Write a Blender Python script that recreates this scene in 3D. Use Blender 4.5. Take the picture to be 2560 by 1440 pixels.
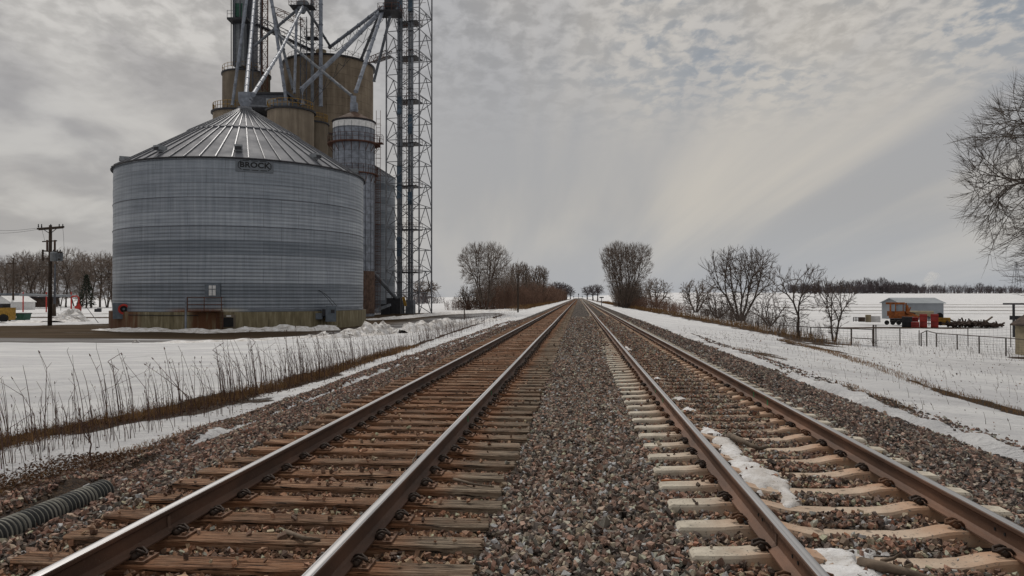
import bpy, math, random
import numpy as np
from mathutils import Vector, Matrix
R_ = math.radians
for o in list(bpy.data.objects): bpy.data.objects.remove(o)
S = bpy.context.scene
COL = S.collection

# ------------------------------------------------------------------ camera
F = 1920.0                      # focal length in pixels of a 2560 wide picture
CAMH = 1.75
PHI = math.atan(167.0/F)        # tracks vanish right of the middle
EPS = math.atan(22.0/F)*math.cos(PHI)
cd = bpy.data.cameras.new('camera'); cam = bpy.data.objects.new('camera', cd); COL.objects.link(cam)
cd.sensor_width = 36; cd.lens = F/2560*36; cd.clip_start = .1; cd.clip_end = 9000
cam.location = (0, 0, CAMH); cam.rotation_euler = (math.pi/2+EPS, 0, PHI)
S.camera = cam
CM = np.array((Matrix.Rotation(PHI, 3, 'Z') @ Matrix.Rotation(math.pi/2+EPS, 3, 'X')))
def W(px, py, D):
    """point seen at pixel (px,py) at camera depth D"""
    v = CM @ np.array([(px-1280)/F*D, (720-py)/F*D, -D]); return Vector((v[0], v[1], v[2]+CAMH))
def proj(p):
    v = CM.T @ np.array([p[0], p[1], p[2]-CAMH]); return 1280+F*v[0]/-v[2], 720-F*v[1]/-v[2], -v[2]

# ------------------------------------------------------------------ world, sun, exposure
SUN_EL, SUN_AZ = 50.0, 30.0     # degrees; azimuth measured from +Y towards -X
w = bpy.data.worlds.new('World'); S.world = w; w.use_nodes = True
def world_nodes():
    nt = w.node_tree; nt.nodes.clear(); N = nt.nodes; L = nt.links
    out = N.new('ShaderNodeOutputWorld')
    sky = N.new('ShaderNodeTexSky'); sky.sky_type = 'NISHITA'; sky.sun_disc = False
    sky.sun_elevation = R_(SUN_EL); sky.sun_rotation = R_(-SUN_AZ); sky.air_density = 1.2; sky.dust_density = 2.5
    b1 = N.new('ShaderNodeBackground'); b1.inputs[1].default_value = .07; L.new(sky.outputs[0], b1.inputs[0])
    tc = N.new('ShaderNodeTexCoord'); sp = N.new('ShaderNodeSeparateXYZ'); L.new(tc.outputs['Generated'], sp.inputs[0])
    def m(op, a, b=None, clamp=False):
        n = N.new('ShaderNodeMath'); n.operation = op; n.use_clamp = clamp
        for i, v in enumerate((a, b)):
            if v is None: continue
            if isinstance(v, (int, float)): n.inputs[i].default_value = v
            else: L.new(v, n.inputs[i])
        return n.outputs[0]
    z = m('MAXIMUM', sp.outputs[2], 0.0)
    zz = m('ADD', z, .07)
    u = m('DIVIDE', sp.outputs[0], zz); v = m('DIVIDE', sp.outputs[1], zz)
    # rotate so that the bands run away to the left horizon
    a = R_(97)
    zp = m('ADD', z, .30); up_ = m('DIVIDE', sp.outputs[0], zp); vp_ = m('DIVIDE', sp.outputs[1], zp)
    ur = m('ADD', m('MULTIPLY', u, math.cos(a)), m('MULTIPLY', v, math.sin(a)))
    vr = m('SUBTRACT', m('MULTIPLY', v, math.cos(a)), m('MULTIPLY', u, math.sin(a)))
    def comb(x, y, zc=0.0):
        c = N.new('ShaderNodeCombineXYZ'); L.new(x, c.inputs[0]); L.new(y, c.inputs[1]); c.inputs[2].default_value = zc; return c.outputs[0]
    def noise(vec, sc, det, rough, dist=0):
        n = N.new('ShaderNodeTexNoise'); n.inputs['Scale'].default_value = sc; n.inputs['Detail'].default_value = det
        n.inputs['Roughness'].default_value = rough; n.inputs['Distortion'].default_value = dist; L.new(vec, n.inputs['Vector']); return n.outputs[0]
    def ramp(f, pts):
        r = N.new('ShaderNodeValToRGB'); e = r.color_ramp.elements
        while len(e) > 1: e.remove(e[-1])
        e[0].position = pts[0][0]; e[0].color = (*pts[0][1], 1)
        for p, c in pts[1:]:
            q = e.new(p); q.color = (*c, 1)
        L.new(f, r.inputs[0]); return r.outputs[0]
    def mapr(f, a0, a1, b0, b1):
        n = N.new('ShaderNodeMapRange'); n.interpolation_type = 'SMOOTHSTEP'
        for i, q in enumerate((a0, a1, b0, b1)): n.inputs[i+1].default_value = q
        L.new(f, n.inputs[0]); return n.outputs[0]
    def mix(f, A, B):
        n = N.new('ShaderNodeMix'); n.data_type = 'RGBA'
        if isinstance(f, (int, float)): n.inputs[0].default_value = f
        else: L.new(f, n.inputs[0])
        for i, q in ((6, A), (7, B)):
            if isinstance(q, tuple): n.inputs[i].default_value = (*q, 1)
            else: L.new(q, n.inputs[i])
        return n.outputs[2]
    puff = noise(comb(up_, vp_, 7.7), 3.6, 6, .48, .3)                          # soft heaps on the left
    z3 = m('ADD', z, .16); u3 = m('DIVIDE', sp.outputs[0], z3); v3 = m('DIVIDE', sp.outputs[1], z3)
    u4 = m('ADD', m('MULTIPLY', u3, math.cos(a)), m('MULTIPLY', v3, math.sin(a))); v4 = m('SUBTRACT', m('MULTIPLY', v3, math.cos(a)), m('MULTIPLY', u3, math.sin(a)))
    alto = noise(comb(m('MULTIPLY', u4, .8), v4, 1.7), 17.0, 5, .56, .25)     # small rippled heaps at the top
    big = noise(comb(m('MULTIPLY', u4, .16), v4, 3.1), 1.5, 5, .5, .25)      # long bands
    alto2 = noise(comb(up_, vp_, 9.2), 2.2, 3, .5, 0)
    GREY = (.315, .305, .31); PALE = (.485, .452, .405); BLUE = (.20, .255, .325)
    base = mix(mapr(big, .32, .66, 0, 1), (.335, .332, .335), PALE)
    lf = mapr(sp.outputs[0], -.42, -.12, 1, 0)
    left = mix(mapr(puff, .38, .62, 0, 1), (.285, .275, .275), (.475, .46, .44))
    c = mix(m('MULTIPLY', lf, .8), base, left)
    # blue gaps between small heaps
    top = mapr(sp.outputs[2], .17, .36, 0, 1)
    rgt = mapr(sp.outputs[0], -.10, .08, 0, 1)
    gap = m('MULTIPLY', m('MULTIPLY', mapr(alto, .40, .58, 1, 0), mapr(alto2, .40, .58, 0, 1)), m('MULTIPLY', top, rgt))
    c = mix(m('MULTIPLY', gap, .80), c, BLUE)
    rip = mapr(alto, .34, .66, .80, 1.12)
    sc = N.new('ShaderNodeVectorMath'); sc.operation = 'SCALE'; L.new(c, sc.inputs[0])
    L.new(m('ADD', m('MULTIPLY', m('SUBTRACT', rip, 1.0), top), 1.0), sc.inputs['Scale']); c = sc.outputs[0]
    # cooler air low over the horizon, more so on the right
    low = mapr(sp.outputs[2], .0, .13, 1, 0)
    c = mix(m('MULTIPLY', low, mapr(sp.outputs[0], -.5, .35, .45, .8)), c, (.36, .38, .41))
    # an overcast sky is brighter overhead and round the veiled sun
    zen = mapr(sp.outputs[2], .36, .9, 1, 1.35)
    sc2 = N.new('ShaderNodeVectorMath'); sc2.operation = 'SCALE'; L.new(c, sc2.inputs[0]); L.new(zen, sc2.inputs['Scale'])
    b2 = N.new('ShaderNodeBackground'); L.new(sc2.outputs[0], b2.inputs[0]); b2.inputs[1].default_value = 1.0
    mx = N.new('ShaderNodeMixShader'); mx.inputs[0].default_value = .94
    L.new(b1.outputs[0], mx.inputs[1]); L.new(b2.outputs[0], mx.inputs[2]); L.new(mx.outputs[0], out.inputs[0])
world_nodes()
sl = bpy.data.lights.new('sun', 'SUN'); sun = bpy.data.objects.new('sun', sl); COL.objects.link(sun)
sl.energy = 1.45; sl.angle = R_(10); sl.color = (1, .95, .88)
sun.rotation_euler = (R_(90-SUN_EL), 0, R_(180+SUN_AZ)); sun.location = (0, 0, 60)
S.view_settings.view_transform = 'Standard'; S.view_settings.look = 'None'
S.view_settings.exposure = 0.2; S.view_settings.gamma = 1
S.render.engine = 'CYCLES'; S.cycles.volume_bounces = 6

# ------------------------------------------------------------------ materials
class NT:
    def __init__(s, name):
        s.m = bpy.data.materials.new(name); s.m.use_nodes = True; s.t = s.m.node_tree; s.N = s.t.nodes; s.L = s.t.links
        s.b = s.N['Principled BSDF']; s.tc = s.N.new('ShaderNodeTexCoord')
    def set(s, k, v):
        i = s.b.inputs[k]
        if isinstance(v, (int, float)): i.default_value = v
        elif isinstance(v, tuple): i.default_value = (*v, 1)
        else: s.L.new(v, i)
    def math(s, op, a, b=None, clamp=False):
        n = s.N.new('ShaderNodeMath'); n.operation = op; n.use_clamp = clamp
        for i, v in enumerate((a, b)):
            if v is None: continue
            if isinstance(v, (int, float)): n.inputs[i].default_value = v
            else: s.L.new(v, n.inputs[i])
        return n.outputs[0]
    def vec(s, sc=(1, 1, 1), src='Object', rnd=False):
        n = s.N.new('ShaderNodeMapping'); n.inputs['Scale'].default_value = sc; s.L.new(s.tc.outputs[src], n.inputs[0])
        if rnd:
            oi = s.N.new('ShaderNodeObjectInfo'); c = s.N.new('ShaderNodeCombineXYZ')
            r = s.math('MULTIPLY', oi.outputs['Random'], 57.0); s.L.new(r, c.inputs[0]); s.L.new(r, c.inputs[1]); s.L.new(c.outputs[0], n.inputs['Location'])
        return n.outputs[0]
    def noise(s, v, sc, det=3, ro=.5, di=0):
        n = s.N.new('ShaderNodeTexNoise'); n.inputs['Scale'].default_value = sc; n.inputs['Detail'].default_value = det
        n.inputs['Roughness'].default_value = ro; n.inputs['Distortion'].default_value = di; s.L.new(v, n.inputs['Vector']); return n.outputs[0]
    def vor(s, v, sc, feat='F1', out='Distance'):
        n = s.N.new('ShaderNodeTexVoronoi'); n.feature = feat; n.inputs['Scale'].default_value = sc; s.L.new(v, n.inputs['Vector']); return n.outputs[out]
    def mr(s, f, a0, a1, b0=0, b1=1):
        n = s.N.new('ShaderNodeMapRange'); n.interpolation_type = 'SMOOTHSTEP'
        for i, q in enumerate((a0, a1, b0, b1)): n.inputs[i+1].default_value = q
        s.L.new(f, n.inputs[0]); return n.outputs[0]
    def mix(s, f, A, B, mode='MIX'):
        n = s.N.new('ShaderNodeMix'); n.data_type = 'RGBA'; n.blend_type = mode
        if isinstance(f, (int, float)): n.inputs[0].default_value = f
        else: s.L.new(f, n.inputs[0])
        for i, q in ((6, A), (7, B)):
            if isinstance(q, tuple): n.inputs[i].default_value = (*q, 1)
            else: s.L.new(q, n.inputs[i])
        return n.outputs[2]
    def ramp(s, f, pts, interp='LINEAR'):
        r = s.N.new('ShaderNodeValToRGB'); r.color_ramp.interpolation = interp; e = r.color_ramp.elements
        while len(e) > 1: e.remove(e[-1])
        e[0].position = pts[0][0]; e[0].color = (*pts[0][1], 1)
        for p, c in pts[1:]:
            q = e.new(p); q.color = (*c, 1)
        s.L.new(f, r.inputs[0]); return r.outputs[0]
    def attr(s, name, out='Fac'):
        n = s.N.new('ShaderNodeAttribute'); n.attribute_name = name; return n.outputs[out]
    def bump(s, h, st=.5, dist=.02):
        n = s.N.new('ShaderNodeBump'); n.inputs['Strength'].default_value = st; n.inputs['Distance'].default_value = dist
        s.L.new(h, n.inputs['Height']); s.L.new(n.outputs[0], s.b.inputs['Normal'])
    def sep(s, v):
        n = s.N.new('ShaderNodeSeparateXYZ'); s.L.new(v, n.inputs[0]); return n.outputs

def simple(name, col, rough=.7, metal=0, var=.25, sc=3, spec=.3):
    n = NT(name); v = n.vec()
    f = n.noise(v, sc, 5, .6)
    n.set('Base Color', n.mix(n.mr(f, .3, .7), tuple(c*(1-var) for c in col), tuple(min(1, c*(1+var)) for c in col)))
    n.set('Roughness', rough); n.set('Metallic', metal); n.set('Specular IOR Level', spec)
    n.bump(n.noise(v, sc*6, 3), .15, .01)
    return n.m
M = {}
def mat_snow_ground():
    n = NT('snow_ground'); v = n.vec(); at = n.attr('bare')
    n1 = n.noise(n.vec((1, .8, 1)), .9, 8, .62); n2 = n.noise(v, 13, 6, .8); n3 = n.noise(n.vec((.25, 1, 1)), 2.2, 6, .6)
    k = n.math('ADD', n.math('MULTIPLY', n1, .40), n.math('ADD', n.math('MULTIPLY', n2, .38), n.math('MULTIPLY', n3, .22)))
    f = n.mr(n.math('SUBTRACT', n.math('ADD', at, k), 1.0), -.02, .02)
    dirt = n.ramp(n.noise(v, 22, 7, .85), [(.36, (.010, .007, .005)), (.48, (.055, .033, .019)), (.56, (.13, .075, .04)), (.68, (.26, .17, .095))])
    snow = n.mix(n.mr(n.noise(n.vec((.3, 1.6, 1)), .5, 6, .6), .35, .7), (.62, .62, .635), (.80, .80, .80))
    snow = n.mix(n.mr(n.noise(v, 26, 6, .75), .60, .74), snow, (.32, .28, .23))
    snow = n.mix(n.mr(n.noise(n.vec((.5, .22, 1)), .9, 7, .65), .58, .72, 0, .5), snow, (.42, .41, .41))
    n.set('Base Color', n.mix(f, snow, dirt)); n.set('Roughness', .75); n.set('Specular IOR Level', .2)
    h = n.math('ADD', n.math('MULTIPLY', n.noise(n.vec((.5, 1.3, 1)), 1.9, 8, .68), 1.6), n.math('MULTIPLY', n.noise(v, 22, 6, .8), n.math('ADD', n.math('MULTIPLY', f, 1.2), .14)))
    n.bump(h, 1, .2); return n.m
def mat_snow():
    n = NT('snow'); v = n.vec()
    c = n.mix(n.mr(n.noise(v, 3, 7, .65), .35, .7), (.50, .47, .44), (.80, .80, .81))
    c = n.mix(n.mr(n.noise(v, 14, 6, .75), .56, .70), c, (.28, .23, .17))
    n.set('Base Color', c); n.set('Roughness', .7); n.bump(n.noise(v, 9, 7, .7), .8, .05); return n.m
def mat_road():
    n = NT('gravel_road'); v = n.vec(); 
    a = n.noise(n.vec((.22, 1, 1)), .35, 6, .6); wet = n.attr('wet')
    c = n.mix(n.mr(a, .35, .65), (.050, .034, .020), (.085, .060, .039))
    g = n.mix(n.mr(a, .35, .65), (.10, .095, .092), (.24, .235, .235))
    c = n.mix(n.mr(wet, .25, .75), c, g)
    ice = n.mr(n.math('ADD', n.noise(n.vec((.12, 1, 1)), .8, 6, .6), n.math('MULTIPLY', wet, .14)), .66, .74)
    c = n.mix(n.math('MULTIPLY', ice, .7), c, (.55, .55, .57))
    c = n.mix(n.mr(n.noise(v, 30, 3, .7), .35, .7, .0, .35), c, (.05, .04, .03))
    n.set('Base Color', c); n.set('Roughness', .95); n.set('Specular IOR Level', .03); n.bump(n.noise(v, 12, 5, .6), .5, .03); return n.m
def mat_ballast_bed():
    n = NT('ballast_bed'); v = n.vec(); s = n.sep(n.tc.outputs['Object'])
    cell = n.vor(v, 19, 'F1', 'Color'); d = n.vor(v, 19, 'DISTANCE_TO_EDGE')
    cs = n.sep(cell)
    c = n.ramp(cs[0], [(0, (.05, .046, .042)), (.2, (.12, .10, .085)), (.42, (.18, .14, .11)), (.6, (.08, .075, .07)), (.75, (.24, .18, .15)), (.92, (.42, .34, .28))], 'CONSTANT')
    rust = n.math('MULTIPLY', n.mr(s[0], -4.0, -3.7), n.mr(s[0], -.95, -.6, 1, 0))
    c = n.mix(n.math('MULTIPLY', rust, .6), c, (.10, .05, .028))
    rust2 = n.math('MULTIPLY', n.mr(s[0], 1.0, 1.2), n.mr(s[0], 2.9, 3.1, 1, 0))
    c = n.mix(n.math('MULTIPLY', rust2, .3), c, (.10, .065, .045))
    c = n.mix(n.mr(d, .0, .18, .92, 0), c, (.006, .005, .004))  # shade in the crevices between stones, painted near-black into the colour
    n.set('Base Color', c); n.set('Roughness', .85); n.set('Specular IOR Level', .2)
    n.bump(n.math('ADD', n.mr(d, 0, .35), n.math('MULTIPLY', cs[1], .8)), 1, .035); return n.m
def mat_stone():
    n = NT('ballast_stone'); v = n.vec()
    c = n.mix(n.mr(n.noise(v, 60, 3, .6), .3, .7, 0, .35), n.attr('tint', 'Color'), (.05, .035, .03))
    n.set('Base Color', c); n.set('Roughness', .8); n.set('Specular IOR Level', .25); n.bump(n.noise(v, 90, 3), .4, .006); return n.m
def mat_wood():
    n = NT('tie_wood'); oi = n.N.new('ShaderNodeObjectInfo'); v = n.vec((.8, 17, 17), rnd=True); v2 = n.vec((1, 1, 1), rnd=True)
    g = n.noise(v, 3.2, 8, .68, .5)
    c = n.ramp(g, [(.33, (.016, .008, .005)), (.43, (.15, .068, .036)), (.52, (.35, .18, .10)), (.68, (.54, .34, .22))])
    gray = n.ramp(g, [(.30, (.03, .024, .018)), (.45, (.19, .145, .105)), (.68, (.46, .38, .29))])
    s = n.sep(n.tc.outputs['Object'])
    endm = n.math('ADD', n.mr(s[0], .95, 1.3), n.math('MULTIPLY', n.mr(n.noise(v2, 2.2, 3), .45, .6), .35), True)
    c = n.mix(endm, c, gray)
    c = n.mix(n.math('MULTIPLY', n.math('FRACT', n.math('MULTIPLY', oi.outputs['Random'], 7.3)), .45), c, gray)
    c = n.mix(n.mr(oi.outputs['Random'], 0, 1, 0, .6), c, n.mix(1.0, c, (.5, .46, .44), 'MULTIPLY'))
    rd = n.math('ADD', n.mr(n.math('ABSOLUTE', n.math('SUBTRACT', n.math('ABSOLUTE', s[0]), .755)), .05, .45, .75, 0), n.mr(n.noise(v2, 3, 4), .4, .65, 0, .3), True)
    c = n.mix(n.math('MULTIPLY', rd, .55), c, (.29, .12, .052))
    c = n.mix(n.mr(n.noise(v, 4, 5, .65), .555, .60), c, (.008, .005, .004))
    n.set('Base Color', c); n.set('Roughness', .85); n.set('Specular IOR Level', .15); n.bump(g, 1, .03); return n.m
def mat_conctie():
    n = NT('tie_concrete'); v = n.vec(rnd=True); s = n.sep(n.tc.outputs['Object'])
    a = n.noise(v, 5, 6, .6)
    c = n.mix(n.mr(a, .3, .7), (.35, .31, .25), (.54, .49, .40))
    q = n.math('ABSOLUTE', s[0])
    rd = n.mr(n.math('ABSOLUTE', n.math('SUBTRACT', q, .755)), .05, .5, 1, 0)
    rd = n.math('MULTIPLY', rd, n.mr(n.noise(v, 3.5, 5, .6), .3, .6, .35, 1))
    inn = n.mr(q, .75, .95, .35, 0)
    c = n.mix(n.math('ADD', n.math('MULTIPLY', rd, .55), inn, True), c, (.42, .23, .13))
    c = n.mix(n.mr(n.noise(v, 40, 3), .6, .7), c, (.14, .12, .1))
    n.set('Base Color', c); n.set('Roughness', .85); n.bump(n.noise(v, 50, 4), .3, .01); return n.m
def mat_rail(side=(.070, .034, .020)):
    n = NT('rail_side'); v = n.vec((1, .25, 1)); v2 = n.vec()
    a = n.noise(v, 4, 6, .65)
    c = n.ramp(a, [(.3, tuple(x*.45 for x in side)), (.5, side), (.7, tuple(min(1, x*1.7) for x in side))])
    c = n.mix(n.mr(n.noise(v2, 45, 4, .7), .62, .7, 0, .6), c, (.20, .15, .11))
    n.set('Base Color', c); n.set('Roughness', .72); n.set('Metallic', .15); n.bump(n.noise(v2, 60, 4), .3, .006); return n.m
def mat_railtop():
    n = NT('rail_polish'); v = n.vec((30, .12, 1))
    a = n.noise(v, 2, 4, .6)
    n.set('Base Color', n.mix(n.mr(a, .35, .65), (.30, .295, .30), (.46, .455, .46))); n.set('Metallic', 1.0); n.set('Roughness', n.mr(a, .3, .7, .32, .48)); return n.m
DOORU = -3.0
def mat_galv(name='galvanised', tall=1.118, wd=2.85, rings=True, tint=1.0):
    n = NT(name); uv = n.N.new('ShaderNodeUVMap'); uv.uv_map = 'uv'
    s = n.sep(uv.outputs[0]); 
    br = n.N.new('ShaderNodeTexBrick'); n.L.new(uv.outputs[0], br.inputs['Vector'])
    br.offset = .5; br.inputs['Scale'].default_value = 1; br.inputs['Brick Width'].default_value = wd; br.inputs['Row Height'].default_value = tall
    br.inputs['Mortar Size'].default_value = .022; br.inputs['Mortar Smooth'].default_value = .3; br.inputs['Bias'].default_value = 0
    br.inputs['Color1'].default_value = (0, 0, 0, 1); br.inputs['Color2'].default_value = (1, 1, 1, 1); br.inputs['Mortar'].default_value = (.5, .5, .5, 1)
    row = n.math('FLOOR', n.math('DIVIDE', s[1], tall))
    wn = n.N.new('ShaderNodeTexWhiteNoise'); wn.noise_dimensions = '1D'; n.L.new(row, wn.inputs['W'])
    pan = n.sep(br.outputs['Color'])[0]
    A = (.125*tint, .146*tint, .174*tint); B = (.40*tint, .435*tint, .485*tint)
    t = n.math('ADD', n.math('MULTIPLY', pan, .06), n.math('MULTIPLY', wn.outputs[0], .26))
    cu = n.N.new('ShaderNodeMapping'); cu.inputs['Scale'].default_value = (.12, 2.2, 1); n.L.new(uv.outputs[0], cu.inputs[0])
    t = n.math('ADD', t, n.math('MULTIPLY', n.noise(cu.outputs[0], 1.6, 5, .6), .55))
    cv = n.N.new('ShaderNodeMapping'); cv.inputs['Scale'].default_value = (2.5, .12, 1); n.L.new(uv.outputs[0], cv.inputs[0])
    t = n.math('ADD', t, n.math('MULTIPLY', n.math('SUBTRACT', n.noise(cv.outputs[0], 1.6, 5, .6), .5), .40))
    c = n.mix(n.mr(t, .15, .95), A, B)
    c = n.mix(n.math('MULTIPLY', br.outputs['Fac'], .5), c, (.085, .095, .11))
    n.set('Base Color', c); n.set('Metallic', .5); n.set('Roughness', n.mr(t, .1, .9, .52, .38))
    if rings:
        st = n.math('MULTIPLY', n.mr(s[1], .0, .45, 1, 0), n.mr(n.math('ABSOLUTE', n.math('SUBTRACT', s[0], DOORU)), 1.6, 3.6, 1, 0)); st = n.math('MULTIPLY', st, n.mr(n.noise(cv.outputs[0], 2, 4), .3, .55, .5, 1))
        c = n.mix(st, c, n.mix(n.mr(s[0], DOORU+.6, DOORU+1.6), (.17, .065, .02), (.42, .38, .30))); n.set('Base Color', c)
    # horizontal corrugation
    wv = n.math('SINE', n.math('MULTIPLY', s[1], 2*math.pi/.2795))
    n.bump(n.math('ADD', wv, n.math('MULTIPLY', n.noise(cu.outputs[0], 3, 4), .6)), .6, .022)
    return n.m
def mat_roof():
    n = NT('roof_steel'); v = n.vec((1, 1, 1))
    a = n.noise(v, .7, 5, .6)
    n.set('Base Color', n.mix(n.mr(a, .3, .7), (.155, .16, .178), (.205, .21, .23))); n.set('Metallic', .0); n.set('Roughness', n.mr(a, .3, .7, .8, .68)); n.set('Specular IOR Level', .3); return n.m
def mat_concrete(name, A, B, line=0):
    n = NT(name); v = n.vec(); z = n.vec((1, 1, .08))
    a = n.noise(z, 1.4, 6, .62); b = n.noise(v, .35, 5, .6)
    c = n.mix(n.mr(n.math('ADD', n.math('MULTIPLY', a, .55), n.math('MULTIPLY', b, .45)), .35, .65), A, B)
    if line:
        s = n.sep(n.tc.outputs['Object'])
        fr = n.math('FRACT', n.math('DIVIDE', n.math('ADD', s[2], n.math('MULTIPLY', n.noise(v, .3, 3), .35)), line))
        ln = n.math('MULTIPLY', n.mr(fr, .0, .06, 1, 0), n.mr(n.noise(v, .6, 3), .35, .6, .3, .9))
        c = n.mix(ln, c, (.035, .028, .02))
    c = n.mix(n.mr(n.noise(z, 3.2, 5, .6), .58, .72, 0, .45), c, tuple(q*.4 for q in A))
    n.set('Base Color', c); n.set('Roughness', .88); n.set('Specular IOR Level', .2); n.bump(n.noise(v, 9, 4), .3, .03); return n.m
def mat_foundation():
    n = NT('bin_foundation'); uv = n.N.new('ShaderNodeUVMap'); uv.uv_map = 'uv'; s = n.sep(uv.outputs[0])
    mp = n.N.new('ShaderNodeMapping'); mp.inputs['Scale'].default_value = (1, .12, 1); n.L.new(uv.outputs[0], mp.inputs[0])
    a = n.noise(mp.outputs[0], 3.5, 6, .65)
    c = n.ramp(a, [(.3, (.075, .062, .035)), (.5, (.19, .16, .095)), (.7, (.30, .265, .18))])
    fr = n.math('FRACT', n.math('DIVIDE', s[0], .9)); c = n.mix(n.mr(fr, 0, .035, .8, 0), c, (.03, .024, .015))
    # rust that has run down under the door and the left fan (u is metres along the wall)
    rs = n.math('ADD', n.mr(n.math('ABSOLUTE', n.math('SUBTRACT', s[0], DOORU+.2)), .9, 1.5, 1, 0), n.mr(s[0], -9.2, -8.2, 1, 0), True)
    rs = n.math('MULTIPLY', rs, n.mr(n.noise(mp.outputs[0], 2.5, 5, .6), .3, .55, .2, 1))
    c = n.mix(n.math('MULTIPLY', rs, .85), c, (.11, .035, .012))
    n.set('Base Color', c); n.set('Roughness', .9); n.bump(a, .3, .03); return n.m
M['snow_ground'] = mat_snow_ground(); M['snow'] = mat_snow(); M['road'] = mat_road(); M['bed'] = mat_ballast_bed(); M['stone'] = mat_stone()
M['wood'] = mat_wood(); M['ctie'] = mat_conctie(); M['rail'] = mat_rail(); M['railr'] = mat_rail((.115, .058, .034)); M['railtop'] = mat_railtop()
M['galv'] = mat_galv(); M['galv2'] = mat_galv('galvanised_blue', rings=False, tint=.75); M['roof'] = mat_roof(); M['found'] = mat_foundation()
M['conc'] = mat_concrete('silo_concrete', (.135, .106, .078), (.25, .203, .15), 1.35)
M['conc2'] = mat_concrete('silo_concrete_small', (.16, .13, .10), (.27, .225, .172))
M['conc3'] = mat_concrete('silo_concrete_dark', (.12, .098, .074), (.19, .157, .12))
M['roofrib'] = simple('roof_rib', (.17, .175, .19), .5, .5)
M['dark'] = simple('dark_steel', (.035, .035, .04), .6, .3); M['black'] = simple('black_rubber', (.012, .012, .013), .8)
M['tower'] = simple('tower_steel', (.085, .09, .105), .55, .4); M['tower_light'] = simple('tower_galvanised', (.15, .155, .17), .6, .2, .3, 1); M['rusty'] = simple('rusty_steel', (.10, .045, .03), .8, .1)
M['tube'] = simple('spout_steel', (.21, .23, .27), .6, .3, .3, 1.5); M['tube_dark'] = simple('spout_steel_dark', (.14, .152, .172), .6, .3, .3, 1.5)
M['blue'] = simple('blue_paint', (.055, .085, .12), .55, 0, .5, 1); M['yellow'] = simple('yellow_paint', (.33, .19, .03), .6, 0, .3); M['green'] = simple('green_paint', (.03, .09, .065), .6)
M['dryer'] = simple('dryer_sheet', (.25, .235, .215), .5, .35, .35, .8); M['dryer_rust'] = simple('dryer_rust', (.095, .058, .042), .8, 0, .4, 2)
M['clip'] = simple('rail_clip', (.035, .022, .016), .7, .2, .4, 30); M['plate'] = simple('tie_plate', (.14, .075, .045), .75, .2, .4, 20)
M['clipr'] = simple('rail_clip_rust', (.11, .055, .03), .75, .2, .4, 30)
M['white'] = simple('white_paint', (.62, .62, .62), .6, 0, .1); M['grey'] = simple('grey_paint', (.22, .235, .25), .6, 0, .2); M['fan'] = simple('fan_grey', (.115, .135, .16), .5, .3, .2)
M['red'] = simple('red_paint', (.42, .035, .025), .55, 0, .25, 2); M['orange'] = simple('orange_paint', (.23, .07, .014), .55, 0, .35, 3); M['dull_red'] = simple('dull_red_paint', (.27, .042, .038), .7, 0, .25, 2)
M['bark'] = simple('bark', (.066, .051, .041), .9, 0, .35, 4); M['twig'] = simple('twig', (.088, .066, .055), .9, 0, .3, 6); M['twig_pale'] = simple('twig_pale', (.155, .120, .098), .9, 0, .25, 1); M['twig_red'] = simple('twig_red', (.16, .095, .068), .9, 0, .4, .4)
M['farwood'] = simple('far_twig', (.10, .083, .088), .9, 0, .25, .05)
M['needle'] = simple('needles', (.022, .028, .018), .9); M['drygrass'] = simple('dry_grass', (.21, .12, .05), .9, 0, .45, 2); M['litter'] = simple('leaf_litter', (.085, .045, .024), .9, 0, .5, 8)
M['weed'] = simple('weed_stem', (.085, .048, .036), .9, 0, .4, 3); M['pole'] = simple('pole_wood', (.055, .04, .03), .9, 0, .3, 3); M['grey_wood'] = simple('grey_wood', (.13, .10, .075), .9, 0, .4, 8)
M['glass'] = simple('window_glass', (.22, .26, .30), .15, 0, .1, 1, .6); M['tan'] = simple('tan_paint', (.25, .21, .14), .8, 0, .2, 2); M['shingle'] = simple('shingle', (.06, .042, .034), .9, 0, .4, 4)
M['pipe'] = simple('pipe_plastic', (.028, .030, .030), .55, 0, .3, 6); M['piperidge'] = simple('pipe_ridge', (.16, .155, .135), .8, 0, .35, 9)
M['letter'] = simple('sign_letter', (.012, .012, .014), .6, 0, .05); M['sign'] = simple('sign_steel', (.135, .15, .17), .5, .4, .12)
M['barn'] = simple('barn_sheet', (.235, .255, .28), .5, .2, .12, .5); M['barnroof'] = simple('barn_roof', (.30, .325, .345), .5, .2, .1, .5)
M['marking'] = simple('green_marking', (.03, .22, .09), .7, 0, .3, 20); M['steam'] = None
M['fence'] = simple('fence_steel', (.075, .06, .052), .8, 0, .3, 5)
M['wire'] = simple('wire', (.03, .03, .035), .6)

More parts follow.
